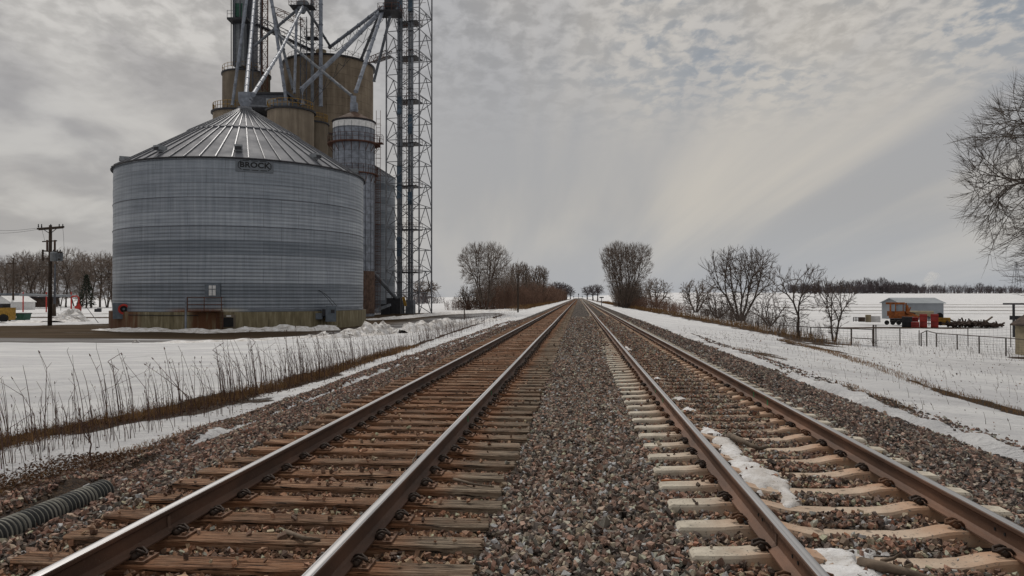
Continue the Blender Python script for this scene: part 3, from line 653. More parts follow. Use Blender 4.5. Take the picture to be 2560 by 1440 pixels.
def make_ties(side):
    wood = side == 'L'; cx = TL if wood else TR; top = TOPL if wood else TOPR; sp = TSW if wood else TSC
    protos = []
    for v in range(5 if wood else 2):
        root = bpy.data.objects.new('timber_tie' if wood else 'concrete_tie', None); COL.objects.link(root)
        (wood_tie_mesh(100+v) if wood else conc_tie_mesh(v)).build('beam', 'wood' if wood else 'ctie', root, local=True)
        for rx in (-.755, .755):
            if wood:
                b = MB(); b.box((rx, 0, .008), (.40, .19, .016))
                for q in (-.165, .165):
                    for yy in (-.06, .06): b.box((rx+q, yy, .024), (.024, .024, .02))
                b.build('tie_plate', 'plate', root, local=True)
            else:
                b = MB(); b.box((rx, 0, .019), (.16, .15, .007)); b.build('rail_pad', 'black', root, local=True)
            for sx in (-1, 1):
                cb = clip_mb(sx); cb.v = [(p[0]+rx+sx*.062, p[1], p[2]+(.0 if wood else .004)) for p in cb.v]
                c = cb.build('rail_clip', 'clip' if (wood or v == 0) else 'clipr', root, smooth=True, local=True)
        protos.append(root)
    # far ones: the beam alone carries its dark fastenings as part of the mesh
    plain = []
    for v in range(3):
        mb = wood_tie_mesh(200+v) if wood else conc_tie_mesh(v); mb.v = mb.v; k0 = len(mb.f)
        for rx in (-.755, .755):
            for sx in (-1, 1): mb.box((rx+sx*.11, 0, .035), (.07, .10, .05), mi=1)
        o = mb.build('timber_tie' if wood else 'concrete_tie', ['wood' if wood else 'ctie', 'clip']); plain.append(o)
    rr = random.Random(7); used = set(); NEAR = 62 if wood else 55
    grp = 'timber ties under the left track' if wood else 'concrete ties under the right track'
    for i in range(300):
        if i < NEAR:
            p = protos[rr.randrange(len(protos))]
            o = copy_tree(p)
        else:
            p = plain[rr.randrange(3)]; o = p.copy(); COL.objects.link(o)
        y = tie_y(i, side); o.location = (cx+rr.uniform(-.03, .03)*(1 if wood else .3), y+(rr.uniform(-.018, .018) if wood else 0), top+(rr.uniform(-.012, .006) if wood else rr.uniform(-.004, .004)))
        o.rotation_euler = (0, 0, rr.gauss(0, .008 if wood else .002)+(math.pi if (not wood and rr.random() < .5) else 0))
        if i < 12:
            lab = (f'{ORD[i]} weathered brown timber tie up from the bottom edge, under the left track' if wood else f'{ORD[i]} pale concrete tie up from the bottom edge, under the right track')
        elif i < NEAR: lab = 'weathered brown timber tie in the middle stretch of the left track' if wood else 'pale rust-stained concrete tie in the middle stretch of the right track'
        else: lab = 'distant brown timber tie, one of many in the far stretch of the left track' if wood else 'distant half buried concrete tie in the far stretch of the right track'
        tag(o, lab, 'railway tie', grp)
    for p in protos:
        for ch in list(p.children): bpy.data.objects.remove(ch)
        bpy.data.objects.remove(p)
    # everything beyond the 300 nearest as one object
    mb = MB()
    for i in range(300, 300+900):
        y = tie_y(i, side)
        if y > 600: break
        mb.box((cx+.0, y, top-.08), (3.1 if wood else 2.64, .22, .16))
    for p in plain: bpy.data.objects.remove(p)
    tag(mb.build('distant_ties', 'wood' if wood else 'ctie'), ('brown timber ties merging in the distance of the left track' if wood else 'concrete ties merging in the distance of the right track'), 'railway ties', kind='stuff')
make_ties('L'); make_ties('R')

# ------------------------------------------------------------------ snow patches and litter in the right track
def blob_patch(name, outline, zf, th, label, seed, mat='snow', res=.035):
    xs = np.arange(min(p[0] for p in outline)-.1, max(p[0] for p in outline)+.1, res); ys = np.arange(min(p[1] for p in outline)-.1, max(p[1] for p in outline)+.1, res*1.3)
    X, Y = np.meshgrid(xs, ys); dist = np.full(X.shape, 9.)
    n = len(outline)
    for i in range(n):
        a = np.array(outline[i]); b = np.array(outline[(i+1) % n]); d = b-a; t = np.clip(((X-a[0])*d[0]+(Y-a[1])*d[1])/(d@d), 0, 1)
        dist = np.minimum(dist, np.hypot(X-a[0]-t*d[0], Y-a[1]-t*d[1]))
    ins = in_poly(X, Y, outline); sd = np.where(ins, dist, -dist)+.03+.085*fbm(X*8+seed, Y*5, 5); sd = np.where(fbm(X*5+3*seed, Y*4, 4) < -.40, -.02, sd)
    H = th*np.clip(sd/.16, 0, 1)**.6*(1+.45*fbm(X*4, Y*3+seed, 3)+.5*fbm(X*20, Y*14+seed, 3))
    Z = zf(X, Y)+np.where(sd > 0, H, -.06)
    n, m_ = X.shape; i = np.arange((n-1)*(m_-1)); r = i//(m_-1); c = i % (m_-1); a = r*m_+c
    Fc = np.stack([a, a+1, a+m_+1, a+m_], 1); k = (sd > -.06).ravel(); Fc = Fc[k[Fc].all(1)]
    return tag(mesh_np(name, np.stack([X, Y, Z], -1).reshape(-1, 3), Fc, mat, smooth=True), label, 'snow', kind='stuff')
def gp(px, py, z=.04):
    d = np.array(W(px, py, 1.0))-np.array([0, 0, CAMH]); t = (z-CAMH)/d[2]; return (d[0]*t, d[1]*t)
zt = lambda X, Y: .045+0*X
blob_patch('snow_patch', [gp(*p) for p in [(1735, 1066), (1760, 1068), (1800, 1085), (1830, 1100), (1850, 1130), (1875, 1160), (1900, 1165), (1940, 1188), (1965, 1215), (1985, 1245), (1998, 1268), (1975, 1272), (1955, 1255), (1960, 1235), (1935, 1215), (1900, 1232), (1878, 1226), (1850, 1190), (1820, 1150), (1785, 1108)]], zt, .045, 'long melting strip of snow beside the third rail', 1)
blob_patch('snow_patch', [gp(*p, .02) for p in [(2005, 1378), (2060, 1385), (2120, 1390), (2180, 1380), (2215, 1385), (2195, 1410), (2230, 1440), (2200, 1470), (2080, 1470), (2040, 1430)]], lambda X, Y: .03+0*X, .055, 'bottom snow patch between the right track rails, beside driftwood', 2)
blob_patch('snow_patch', [gp(*p) for p in [(1703, 1016), (1725, 1020), (1742, 1033), (1735, 1040), (1712, 1030)]], zt, .05, 'small snow lump above the long strip in the right track', 3, res=.03)
blob_patch('snow_patch', [gp(*p) for p in [(1686, 998), (1706, 997), (1708, 1003), (1690, 1004)]], zt, .05, 'little snow speck near the green rail mark', 4, res=.03)
blob_patch('snow_patch', [gp(*p) for p in [(1628, 944), (1640, 945), (1653, 953), (1640, 953)]], zt, .07, 'snow bit against the third rail beyond the green mark', 5, res=.03)
blob_patch('snow_patch', [gp(*p) for p in [(1556, 868), (1568, 870), (1585, 880), (1565, 880)]], zt, .07, 'farthest bit of snow inside the right track', 6, res=.05)
def stick(pts, r, label, name='branch', mat='grey_wood', n=7):
    pts = [Vector(p) for p in pts]; mb = MB(); rs = r if isinstance(r, list) else [r*(1-.5*i/(len(pts)-1)) for i in range(len(pts))]
    o = mb.path([p-pts[0] for p in pts], rs, n).build(name, mat, smooth=True); o.location = pts[0]; return tag(o, label, 'branch')
def gpp(px, py, z): x, y = gp(px, py, z); return (x, y, z)
stick([gpp(1822, 1088, .10), gpp(1850, 1100, .13), gpp(1880, 1115, .11), gpp(1900, 1122, .09), gpp(1922, 1116, .12)], .035, 'curved grey driftwood branch inside the right track above the snow strip')
stick([gpp(2150, 1408, .08), gpp(2210, 1418, .10), gpp(2270, 1432, .08), gpp(2330, 1450, .07)], .04, 'split grey root at the bottom snow patch')
stick([gpp(2205, 1402, .06), gpp(2235, 1396, .12), gpp(2252, 1384, .19)], .014, 'thin twig sticking up beside the split root')
stick([gpp(1032, 1165, .06), gpp(1033, 1148, .09), gpp(1040, 1140, .10), gpp(1042, 1124, .10)], .010, 'crooked tan twig lying between the left track rails')
stick([gpp(1135, 1198, .01), gpp(1180, 1210, .03), gpp(1235, 1217, .0)], .016, 'thin dark stick on tie ends right of the left track')
stick([gpp(715, 1330, .01), gpp(760, 1346, .03), gpp(800, 1350, .0)], .022, 'dark stick in the ballast at the bottom of the left track')
stick([gpp(112, 1236, -.3), gpp(128, 1240, -.22), gpp(146, 1250, -.3)], .012, 'small pale root stub behind the corrugated pipe')
stick([gpp(1655, 1203, .03), gpp(1680, 1201, .06), gpp(1702, 1202, .04)], .017, 'short orange wood chip by a concrete tie end', mat='orange')

# ------------------------------------------------------------------ corrugated drain pipe
def drain_pipe():
    a = Vector(gpp(258, 1228, -.06)); b = Vector(gpp(-150, 1398, -.04)); d = (b-a); L = d.length; d.normalize()
    root = thing('drain_pipe', a, 'black corrugated plastic pipe lying on gravel in the bottom left corner', 'pipe')
    up = Vector((0, 0, 1)); s = d.cross(up).normalized(); u2 = s.cross(d)
    n = 22; V = []; N = int(L/.0085); R0 = .098; rings = N
    for i in range(N+1):
        t = i/N*L; ph = (t/.052) % 1; r = R0+.012*(math.cos(ph*2*math.pi)*1.6 if True else 0); r = R0+max(-.011, min(.011, .02*math.cos(ph*2*math.pi)))
        c = a+d*t
        for k in range(n): q = 2*math.pi*k/n; V.append(c+(s*math.cos(q)+u2*math.sin(q))*r)
    Fl = [(i*n+k, i*n+(k+1) % n, (i+1)*n+(k+1) % n, (i+1)*n+k) for i in range(N) for k in range(n)]
    mi = [1 if (((i+.5)/N*L/.052) % 1) < .17 or (((i+.5)/N*L/.052) % 1) > .83 else 0 for i in range(N) for k in range(n)]
    mb = MB(); mb.v = V; mb.f = Fl; mb.m = mi; mb.n = len(V)
    mb.build('corrugated_shell', ['pipe', 'piperidge'], root, smooth=True)
    e = MB(); ring = [(R0*.98, 0), (R0*.8, 0), (R0*.78, .25)]
    V = []
    for r, t in ring:
        c = a+d*(t-.002)
        for k in range(n): q = 2*math.pi*k/n; V.append(c+(s*math.cos(q)+u2*math.sin(q))*r)
    e.add(V, [(i*n+k, i*n+(k+1) % n, (i+1)*n+(k+1) % n, (i+1)*n+k) for i in range(2) for k in range(n)]+[tuple(range(2*n, 3*n))])
    e.build('open_end', 'black', root)
drain_pipe()

# ------------------------------------------------------------------ big steel bin
BD, BA = 74.4, R_(24.2); BC = Vector((-BD*math.sin(BA), BD*math.cos(BA), 0)); BR = 10.7
ba = Vector((math.sin(BA), -math.cos(BA), 0)); bb = Vector((math.cos(BA), math.sin(BA), 0))      # towards the camera / to its right
Z0, Z1, Z2, ZG = .56, 12.67, 19.1, -.95
def cyl(u, r, z): t = u/BR; return BC+(ba*math.cos(t)+bb*math.sin(t))*r+Vector((0, 0, z))
def u_of_px(px, r=BR):
    best = min((abs(proj(cyl(u/20, r, 1.7))[0]-px), u/20) for u in range(-290, 290)); return best[1]
def z_of(u, py, r=BR):
    p = cyl(u, r, 0); pr = proj(p); return CAMH+(742-py)/F*pr[2]
def uv_cyl(name, mat, parent, r, z0, z1, n=128, nz=1, smooth=True, C=None, a0=None, u0=0):
    V = []; Fl = []; UV = []
    for i in range(n+1):
        t = -math.pi+2*math.pi*i/n
        for j in range(nz+1): V.append(cyl(t*BR, r, z0+(z1-z0)*j/nz) if C is None else (C[0]+r*math.sin(t), C[1]-r*math.cos(t), z0+(z1-z0)*j/nz)); UV.append((t*r, z0+(z1-z0)*j/nz-z0))
    m_ = nz+1
    for i in range(n):
        for j in range(nz): Fl.append((i*m_+j, (i+1)*m_+j, (i+1)*m_+j+1, i*m_+j+1))
    mb = MB(); mb.add(V, Fl); o = mb.build(name, mat, parent, smooth=smooth); me = o.data; uv = me.uv_layers.new(name='uv')
    li = np.empty(len(me.loops), np.int32); me.loops.foreach_get('vertex_index', li); uv.data.foreach_set('uv', np.array(UV, np.float32)[li].ravel()); return o
def grain_bin():
    root = thing('grain_bin', (BC.x, BC.y, ZG), 'huge round corrugated steel grain bin with conical roof and concrete base', 'grain bin')
    wall = uv_cyl('wall', 'galv', root, BR, Z0, Z1, 160, 44)
    me = wall.data                                                      # rings bulge and dent slightly
    for v in me.vertices:
        q = v.co-Vector((0, 0, 0)); r = math.hypot(q.x, q.y); t = math.atan2(q.y, q.x); z = v.co.z
        k = 1+.0009*math.sin(z/1.118*2*math.pi)+.0011*math.sin(t*14+z*.7)*math.sin(z*.5)
        v.co.x *= k; v.co.y *= k
    # stiffener hoops at a few rings
    for zz in (Z0+1.118*6, Z0+1.118*8):
        b = MB(); n = 128; b.lathe((BC.x, BC.y, zz), [(BR+.01, -.03), (BR+.04, -.02), (BR+.04, .02), (BR+.01, .03)], n, capt=False); b.build('hoop', 'tower', root)
    fo = uv_cyl('foundation', 'found', root, BR+.26, ZG, Z0, 96, 1)
    b = MB(); b.lathe((BC.x, BC.y, Z0), [(BR+.26, 0), (BR-.3, .004)], 96, capt=False); b.build('foundation_ledge', 'conc2', root)
    # roof: steep cone with standing ribs, two lifts
    b = MB(); N = 56; rt = .62; zm = Z1+(Z2-Z1)*.56; rm = BR*(1-.56)+.15
    def cone(u, r0, za, r1, zb): pass
    b.lathe((BC.x, BC.y, 0), [(BR+.16, Z1-.08), (rm, zm)], 112, capt=False); b.lathe((BC.x, BC.y, 0), [(rm+.12, zm+.0), (rm+.10, zm+.07), (rt, Z2-.25), (rt, Z2)], 112, capt=True)
    roof = b.build('roof', 'roof', root, smooth=False)
    r2 = MB()
    for k in range(N):
        t = 2*math.pi*k/N; cs, sn = math.cos(t), math.sin(t)
        A = Vector((BC.x+(BR+.2)*cs, BC.y+(BR+.2)*sn, Z1-.04)); B = Vector((BC.x+rm*cs, BC.y+rm*sn, zm+.05)); r2.beam(A, B, .075, .10)
        if k % 1 == 0:
            A = Vector((BC.x+(rm+.12)*cs, BC.y+(rm+.12)*sn, zm+.10)); B = Vector((BC.x+rt*cs, BC.y+rt*sn, Z2-.2)); r2.beam(A, B, .06, .08)
    r2.build('roof_ribs', 'roofrib', roof)
    b = MB(); b.lathe((BC.x, BC.y, Z1), [(BR+.16, -.16), (BR+.22, -.1), (BR+.18, -.02)], 112, capt=False); b.build('eave_trim', 'dark', root)
    # roof vents near the eave
    for px, py in ((597, 378), (408, 378), (313, 399), (783, 392), (880, 428)):
        u = min((abs(proj(cyl(q/20, BR-1.2, Z1+.85))[0]-px), q/20) for q in range(-330, 330))[1]
        k = cyl(u, BR-1.1, Z1+.75); out = (k-BC); out.z = 0; out.normalize(); rz = math.atan2(out.y, out.x)
        v = MB(); v.box(k+Vector((0, 0, .12)), (.55, .5, .5), rz); v.box(k+out*.42+Vector((0, 0, .18)), (.4, .62, .36), rz); vo = v.build('roof_vent', 'grey', root)
        v = MB(); v.box(k+out*.63+Vector((0, 0, .10)), (.03, .5, .22), rz); v.build('vent_opening', 'dark', vo)
    # sign
    us = u_of_px(636); um = 1.42; zs0, zs1 = z_of(us, 430), z_of(us, 398)
    b = MB(); n = 14; V = []
    for i in range(n+1):
        u = us-um+2*um*i/n
        V += [cyl(u, BR+.05, zs0), cyl(u, BR+.05, zs1), cyl(u, BR+.09, zs0), cyl(u, BR+.09, zs1)]
    Fl = [(4*i+2, 4*i+6, 4*i+7, 4*i+3) for i in range(n)]+[(4*i+3, 4*i+7, 4*i+5, 4*i+1) for i in range(n)]+[(4*i, 4*i+4, 4*i+6, 4*i+2) for i in range(n)]+[(0, 2, 3, 1), (4*n, 4*n+1, 4*n+3, 4*n+2)]
    sgn = b.add(V, Fl).build('sign', 'sign', root)
    fc = bpy.data.curves.new('t', 'FONT'); fc.body = 'BROCK'; fc.align_x = 'CENTER'; fc.align_y = 'CENTER'; fc.size = .58; fc.offset = .018; fc.space_character = 1.05; fc.extrude = .01
    fo_ = bpy.data.objects.new('t', fc); COL.objects.link(fo_); dg = bpy.context.evaluated_depsgraph_get(); tm = bpy.data.meshes.new_from_object(fo_.evaluated_get(dg))
    bpy.data.objects.remove(fo_); zc = (zs0+zs1)/2
    L = MB(); L.add([cyl(us+v.co.x*1.12, BR+.105+v.co.z, zc+.02+v.co.y) for v in tm.vertices], [tuple(p.vertices) for p in tm.polygons]); L.build('lettering', 'letter', sgn)
    # octagonal broken border
    L = MB(); Wd, Hh = 1.22, .36; pts = [(-Wd, -Hh*.45), (-Wd, Hh*.45), (-Wd+.24, Hh), (Wd-.24, Hh), (Wd, Hh*.45), (Wd, -Hh*.45), (Wd-.24, -Hh), (-Wd+.24, -Hh), (-Wd, -Hh*.45)]
    for i in range(8):
        (x0, y0), (x1, y1) = pts[i], pts[i+1]; seg = 3 if abs(x1-x0) > .5 else 1
        for q in range(seg):
            f0, f1 = q/seg+.03, (q+1)/seg-.05
            L.beam(cyl(us+x0+(x1-x0)*f0, BR+.11, zc+y0+(y1-y0)*f0), cyl(us+x0+(x1-x0)*f1, BR+.11, zc+y0+(y1-y0)*f1), .045)
    L.build('border', 'letter', sgn)
    # door with light panes
    ud = u_of_px(532); zd0, zd1 = z_of(ud, 745), z_of(ud, 709)
    def wbox(mb, u, dr, z, su, sz, dp, mi=0):
        c = cyl(u, BR+dr, z); o_ = (c-BC); rz = math.atan2(o_.y, o_.x); return mb.box(c, (dp, su, sz), rz, mi)
    b = wbox(MB(), ud, .1, (zd0+zd1)/2, 1.15, zd1-zd0, .2); dr = b.build('door', 'fan', root)
    b = wbox(MB(), ud, .215, (zd0+zd1)/2+.02, .50, .78, .03); b.build('window_pane', 'white', dr)
    b = wbox(MB(), ud, .235, (zd0+zd1)/2+.02, .05, .80, .03); wbox(b, ud, .237, (zd0+zd1)/2+.12, .52, .05, .03); b.build('window_bar', 'fan', dr)
    # platform, ladder post
    zp = z_of(ud, 779, BR+.8); u0, u1 = ud-1.5, ud+.8
    b = MB()
    c = cyl((u0+u1)/2, BR+.55, Z0+.1); o_ = c-BC; rz = math.atan2(o_.y, o_.x); b.box(c, (1.0, u1-u0, .07), rz)
    for u in (u0, (u0+u1)/2, u1):
        b.beam(cyl(u, BR+1.02, Z0+.1), cyl(u, BR+1.02, Z0+1.15), .05)
    for zz in (.6, 1.15): b.beam(cyl(u0, BR+1.02, Z0+zz), cyl(u1, BR+1.02, Z0+zz), .05)
    for u in (u0, u1):
        for zz in (.6, 1.15): b.beam(cyl(u, BR+1.02, Z0+zz), cyl(u, BR+.1, Z0+zz), .045)
    b.build('platform', 'rusty', root)
    b = MB(); b.tube(cyl(u0-.1, BR+1.05, ZG-.1), cyl(u0-.1, BR+1.05, Z0+1.2), .075, n=8); b.build('downpipe', 'tube', root)
    b = MB(); ul = u_of_px(552)
    for s_ in (-.22, .22): b.beam(cyl(ul+s_, BR+.5, ZG), cyl(ul+s_, BR+.5, Z0), .05)
    for q in range(5): b.beam(cyl(ul-.22, BR+.5, ZG+.25+q*.28), cyl(ul+.22, BR+.5, ZG+.25+q*.28), .03)
    b.build('ladder', 'rusty', root)
    # hatch in the base
    uh = u_of_px(572, BR+.26); b = MB()
    c = cyl(uh, BR+.30, -.15); o_ = c-BC; rz = math.atan2(o_.y, o_.x); b.box(c, (.12, 1.0, 1.0), rz); h = b.build('base_hatch', 'conc3', root)
    b = MB(); b.box(cyl(uh, BR+.37, -.22), (.04, .72, .72), rz); b.build('hatch_opening', 'black', h); b = MB(); b.box(cyl(uh+.02, BR+.38, .26), (.03, .34, .10), rz); b.build('hatch_label', 'white', h)
    # long pipe rail round the right foot
    b = MB(); pts = [cyl(u_of_px(620)+i*(u_of_px(900)-u_of_px(620))/16, BR+.14, Z0+.22) for i in range(17)]; b.path(pts, .04, 6); b.build('pipe_run', 'tube', root)
    b = MB(); pts = [cyl(u_of_px(330)+i*(u_of_px(500)-u_of_px(330))/16, BR+.3, Z0-.25) for i in range(17)]; b.path(pts, .03, 6); b.build('pipe_run', 'dark', root)
    # two blowers
    for px, side in ((303, -1), (826, 1)):
        u = u_of_px(px, BR+.9) if side > 0 else -9.6
        c = cyl(u, BR+.95, .35) if side > 0 else W(303, 777, 62.0)
        o_ = (c-BC); o_.z = 0; o_.normalize(); f = Vector((-c.x, -c.y, 0)).normalized(); rz = math.atan2(f.y, f.x); r = Vector((-f.y, f.x, 0))
        b = MB(); b.box(c, (1.1, 1.2 if side < 0 else .85, 1.28), rz); fan = b.build('aeration_fan', 'fan', root)
        b = MB(); b.box(c-f*.2+r*(.95 if side > 0 else .95)*(-1 if side > 0 else 1)+Vector((0, 0, -.2)), (.7, .55, .5), rz); b.box(c-o_*.9+Vector((0, 0, .0)), (1.1, .7, .6), math.atan2(o_.y, o_.x)); b.build('fan_duct', 'fan', fan)
        if side < 0:
            cc = c+f*.56+r*.18+Vector((0, 0, .14)); V = []; n = 20
            for rr, dd in ((.42, .02), (.42, .08), (.29, .08), (.25, .0)):
                for k in range(n): q = 2*math.pi*k/n; V.append(cc+f*dd+(r*math.cos(q)+Vector((0, 0, 1))*math.sin(q))*rr)
            b = MB(); b.add(V, [(i*n+k, i*n+(k+1) % n, (i+1)*n+(k+1) % n, (i+1)*n+k) for i in range(3) for k in range(n)]); b.build('intake_ring', 'red', fan)
            b = MB(); b.tube(cc-f*.1, cc+f*.025, .27, n=20); b.build('intake_hole', 'black', fan); b = MB(); b.tube(cc, cc+f*.06, .09, n=10); b.build('fan_hub', 'fan', fan)
        else:
            b = MB(); b.box(c+f*.57+r*.15+Vector((0, 0, .2)), (.03, .3, .3), rz); b.box(c+f*.1-r*.55+Vector((0, 0, .1)), (.5, .3, .55), rz); b.build('control_box', 'dark', fan)
        for q in (0, 1):
            b = MB(); p0 = c+Vector((0, 0, .6))+r*(.2+.3*q); pts = []
            for i in range(7): t = i/6; pts.append(p0*(1-t)+(p0+o_*(-.7)+r*(1.1+q*.3)*(-1 if side > 0 else 1)+Vector((0, 0, 1.5)))*t+Vector((0, 0, .25*math.sin(t*3.1))))
            b.path(pts, .02, 5); b.build('cable', 'black', fan)
grain_bin()

# ------------------------------------------------------------------ concrete silos and plant behind
def silo(px0, px1, pytop, D, mat, label, zb=-1.2, rim=.18, seg=64, name='concrete_silo', roof=0):
    pc = (px0+px1)/2; R = (px1-px0)/2/F*D*.985; p = W(pc, 742, D); top = CAMH+(742-pytop)/F*(D-R)
    root = thing(name, (p.x, p.y, zb), label, 'silo'); c = (p.x, p.y, 0)
    b = MB(); b.lathe(c, [(R, zb), (R, top-.25)], seg, capt=False); b.build('wall', mat, root, smooth=True)
    b = MB(); b.lathe(c, [(R, top-.25), (R+rim, top-.25), (R+rim, top), (R-.05, top+.02), (0.02, top+.05+roof)], seg, capt=True); b.build('roof', 'dark' if roof == 0 else mat, root)
    return root, c, R, top
def railing(pts, h=1.1, mat='yellow', r=.045, parent=None, step=2.2, name='railing'):
    b = MB()
    for i in range(len(pts)-1):
        a, c = Vector(pts[i]), Vector(pts[i+1]); n = max(1, round((c-a).length/step))
        for k in range(n+1): q = a.lerp(c, k/n); b.tube(q, q+Vector((0, 0, h)), r, n=5)
        for z in (h*.5, h): b.tube(a+Vector((0, 0, z)), c+Vector((0, 0, z)), r*.8, n=5)
    return b.build(name, mat, parent)
def arc(c, R, z, a0, a1, n=14): return [(c[0]+R*math.sin(R_(a0+(a1-a0)*i/n)), c[1]-R*math.cos(R_(a0+(a1-a0)*i/n)), z) for i in range(n+1)]
bs, bc_, bR, bT = silo(710, 932, 131, 135, 'conc', 'tallest wide tan concrete silo rising behind the others', rim=.35)
b = MB(); b.tube((bc_[0], bc_[1]-bR*.55, bT), (bc_[0], bc_[1]-bR*.55, bT+1.6), .9, n=12); b.build('fill_cap', 'tan', bs)
railing(arc(bc_, bR*.95, bT, -180, 180, 36), 1.1, 'rusty', .03, bs)
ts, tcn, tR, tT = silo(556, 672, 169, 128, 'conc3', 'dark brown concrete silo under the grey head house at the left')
railing(arc(tcn, tR, tT, -100, 110), 1.1, 'yellow', .04, ts)
ls, lc, lR, lT = silo(533, 650, 268, 120, 'conc2', 'low tan concrete silo leftmost behind the steel bin roof', rim=.3)
railing(arc(lc, lR, lT, -95, 40), 1.2, 'yellow', .045, ls)
cs, cc_, cR, cT = silo(668, 783, 264, 112, 'conc2', 'smooth tan concrete silo rising right behind the steel bin cone', rim=.3)
railing(arc(cc_, cR, cT, -90, 90), 1.2, 'yellow', .045, cs)
ms, mc, mR, mT = silo(742, 819, 299, 117, 'conc3', 'narrow low concrete silo between the tan silo and the metal dryer')
railing(arc(mc, mR, mT, -20, 90), 1.2, 'yellow', .045, ms)
dk, dc, dR, dT = silo(595, 690, 262, 124, 'conc3', 'dark concrete silo filling the gap behind the steel bin peak')
dk2, dc2, dR2, dT2 = silo(772, 850, 330, 128, 'conc3', 'dark concrete silo left of the metal dryer and behind it')
def wbox3(px0, px1, py0, py1, D, depth, mb=None, mi=0, face=False):
    """box whose front face spans the given pixels at camera depth D"""
    mb = mb or MB(); a = W(px0, py1, D); b_ = W(px1, py0, D); c = (a+b_)/2; f = Vector((-math.sin(PHI), math.cos(PHI), 0)); c = c+f*depth/2
    return mb.box(c, ((px1-px0)/F*D, depth, (py1-py0)/F*D), -math.atan2(c.x, c.y) if face else PHI, mi)
def root_at(name, px, D, label, cat, z=-.95, group=None): p = W(px, 742, D); return thing(name, (p.x, p.y, z), label, cat, group)
# grey gallery on the silo roofs
g = root_at('gallery_house', 680, 117, 'low grey gallery building on top of the concrete silos', 'building', cT)
wbox3(600, 720, 234, 268, 116, 6).build('wall', 'tower', g); b = MB(); wbox3(596, 722, 230, 235, 115.7, 6.6, b); b.build('roof', 'dark', g)
b = MB(); p0, p1 = W(720, 234, 116), W(750, 256, 116); b.beam(p0, p1, 3, .3); b.build('sloping_hood', 'tower', g)
b = MB(); wbox3(665, 690, 246, 262, 115.9, .1, b); b.build('window', 'grey', g)
wbox3(682, 720, 168*0+250, 264, 112, 1.0).build('equipment', 'tube_dark', g)
# head house
g = root_at('head_house', 612, 128, 'tall narrow grey head house with a green door box, at the top left', 'building', tT)
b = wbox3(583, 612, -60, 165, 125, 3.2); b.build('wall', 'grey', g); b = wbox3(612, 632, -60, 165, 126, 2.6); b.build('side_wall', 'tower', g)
b = wbox3(588, 607, 8, 42, 124.8, .15); b.build('green_panel', 'green', g)
b = MB(); wbox3(567, 618, 43, 48, 123.0, 2.0, b); b.build('platform', 'dark', g)
p = [W(568, 43, 123), W(584, 43, 123)]; railing(p, 1.1, 'tower', .04, g); b = MB(); b.beam(W(569, 46, 123), W(583, 62, 124.5), .1); b.beam(W(614, 46, 123), W(606, 60, 124.5), .1); b.build('bracket', 'dark', g)
for q in (583, 587, 600, 612): b = MB(); b.beam(W(q, 165, 124.6), W(q, -60, 124.6), .14); b.build('corner_trim', 'tower', g)
b = MB(); b.tube(W(578, 165, 126), W(578, -50, 126), .08, n=6); b.build('conduit', 'dark', g)

def lattice(root, corners, z0, z1, bay, leg=.14, br=.07, mat='tower', diag=True, k=False, names=True):
    """square lattice mast: four legs and bracing"""
    for c in corners:
        b = MB(); b.beam((c[0], c[1], z0), (c[0], c[1], z1), leg); b.build('leg', mat, root)
    n = int((z1-z0)/bay)
    for i in range(n+1):
        z = z0+i*bay; h = MB(); d = MB()
        for j in range(4):
            A, B = corners[j], corners[(j+1) % 4]
            if i > 0: h.beam((A[0], A[1], z), (B[0], B[1], z), br)
            if i < n:
                if j % 2 == 0:
                    if (i) % 2 == 0: d.beam((A[0], A[1], z), (B[0], B[1], z+bay), br)
                    else: d.beam((B[0], B[1], z), (A[0], A[1], z+bay), br)
                    if k: d.beam((A[0], A[1], z+bay), (B[0], B[1], z), br*.8)
                else:
                    mx, my = (A[0]+B[0])/2, (A[1]+B[1])/2; d.beam((A[0], A[1], z), (mx, my, z+bay), br); d.beam((B[0], B[1], z), (mx, my, z+bay), br)
        if i > 0: h.build('cross_strut', mat, root)
        if i < n: d.build('bracing', mat, root)
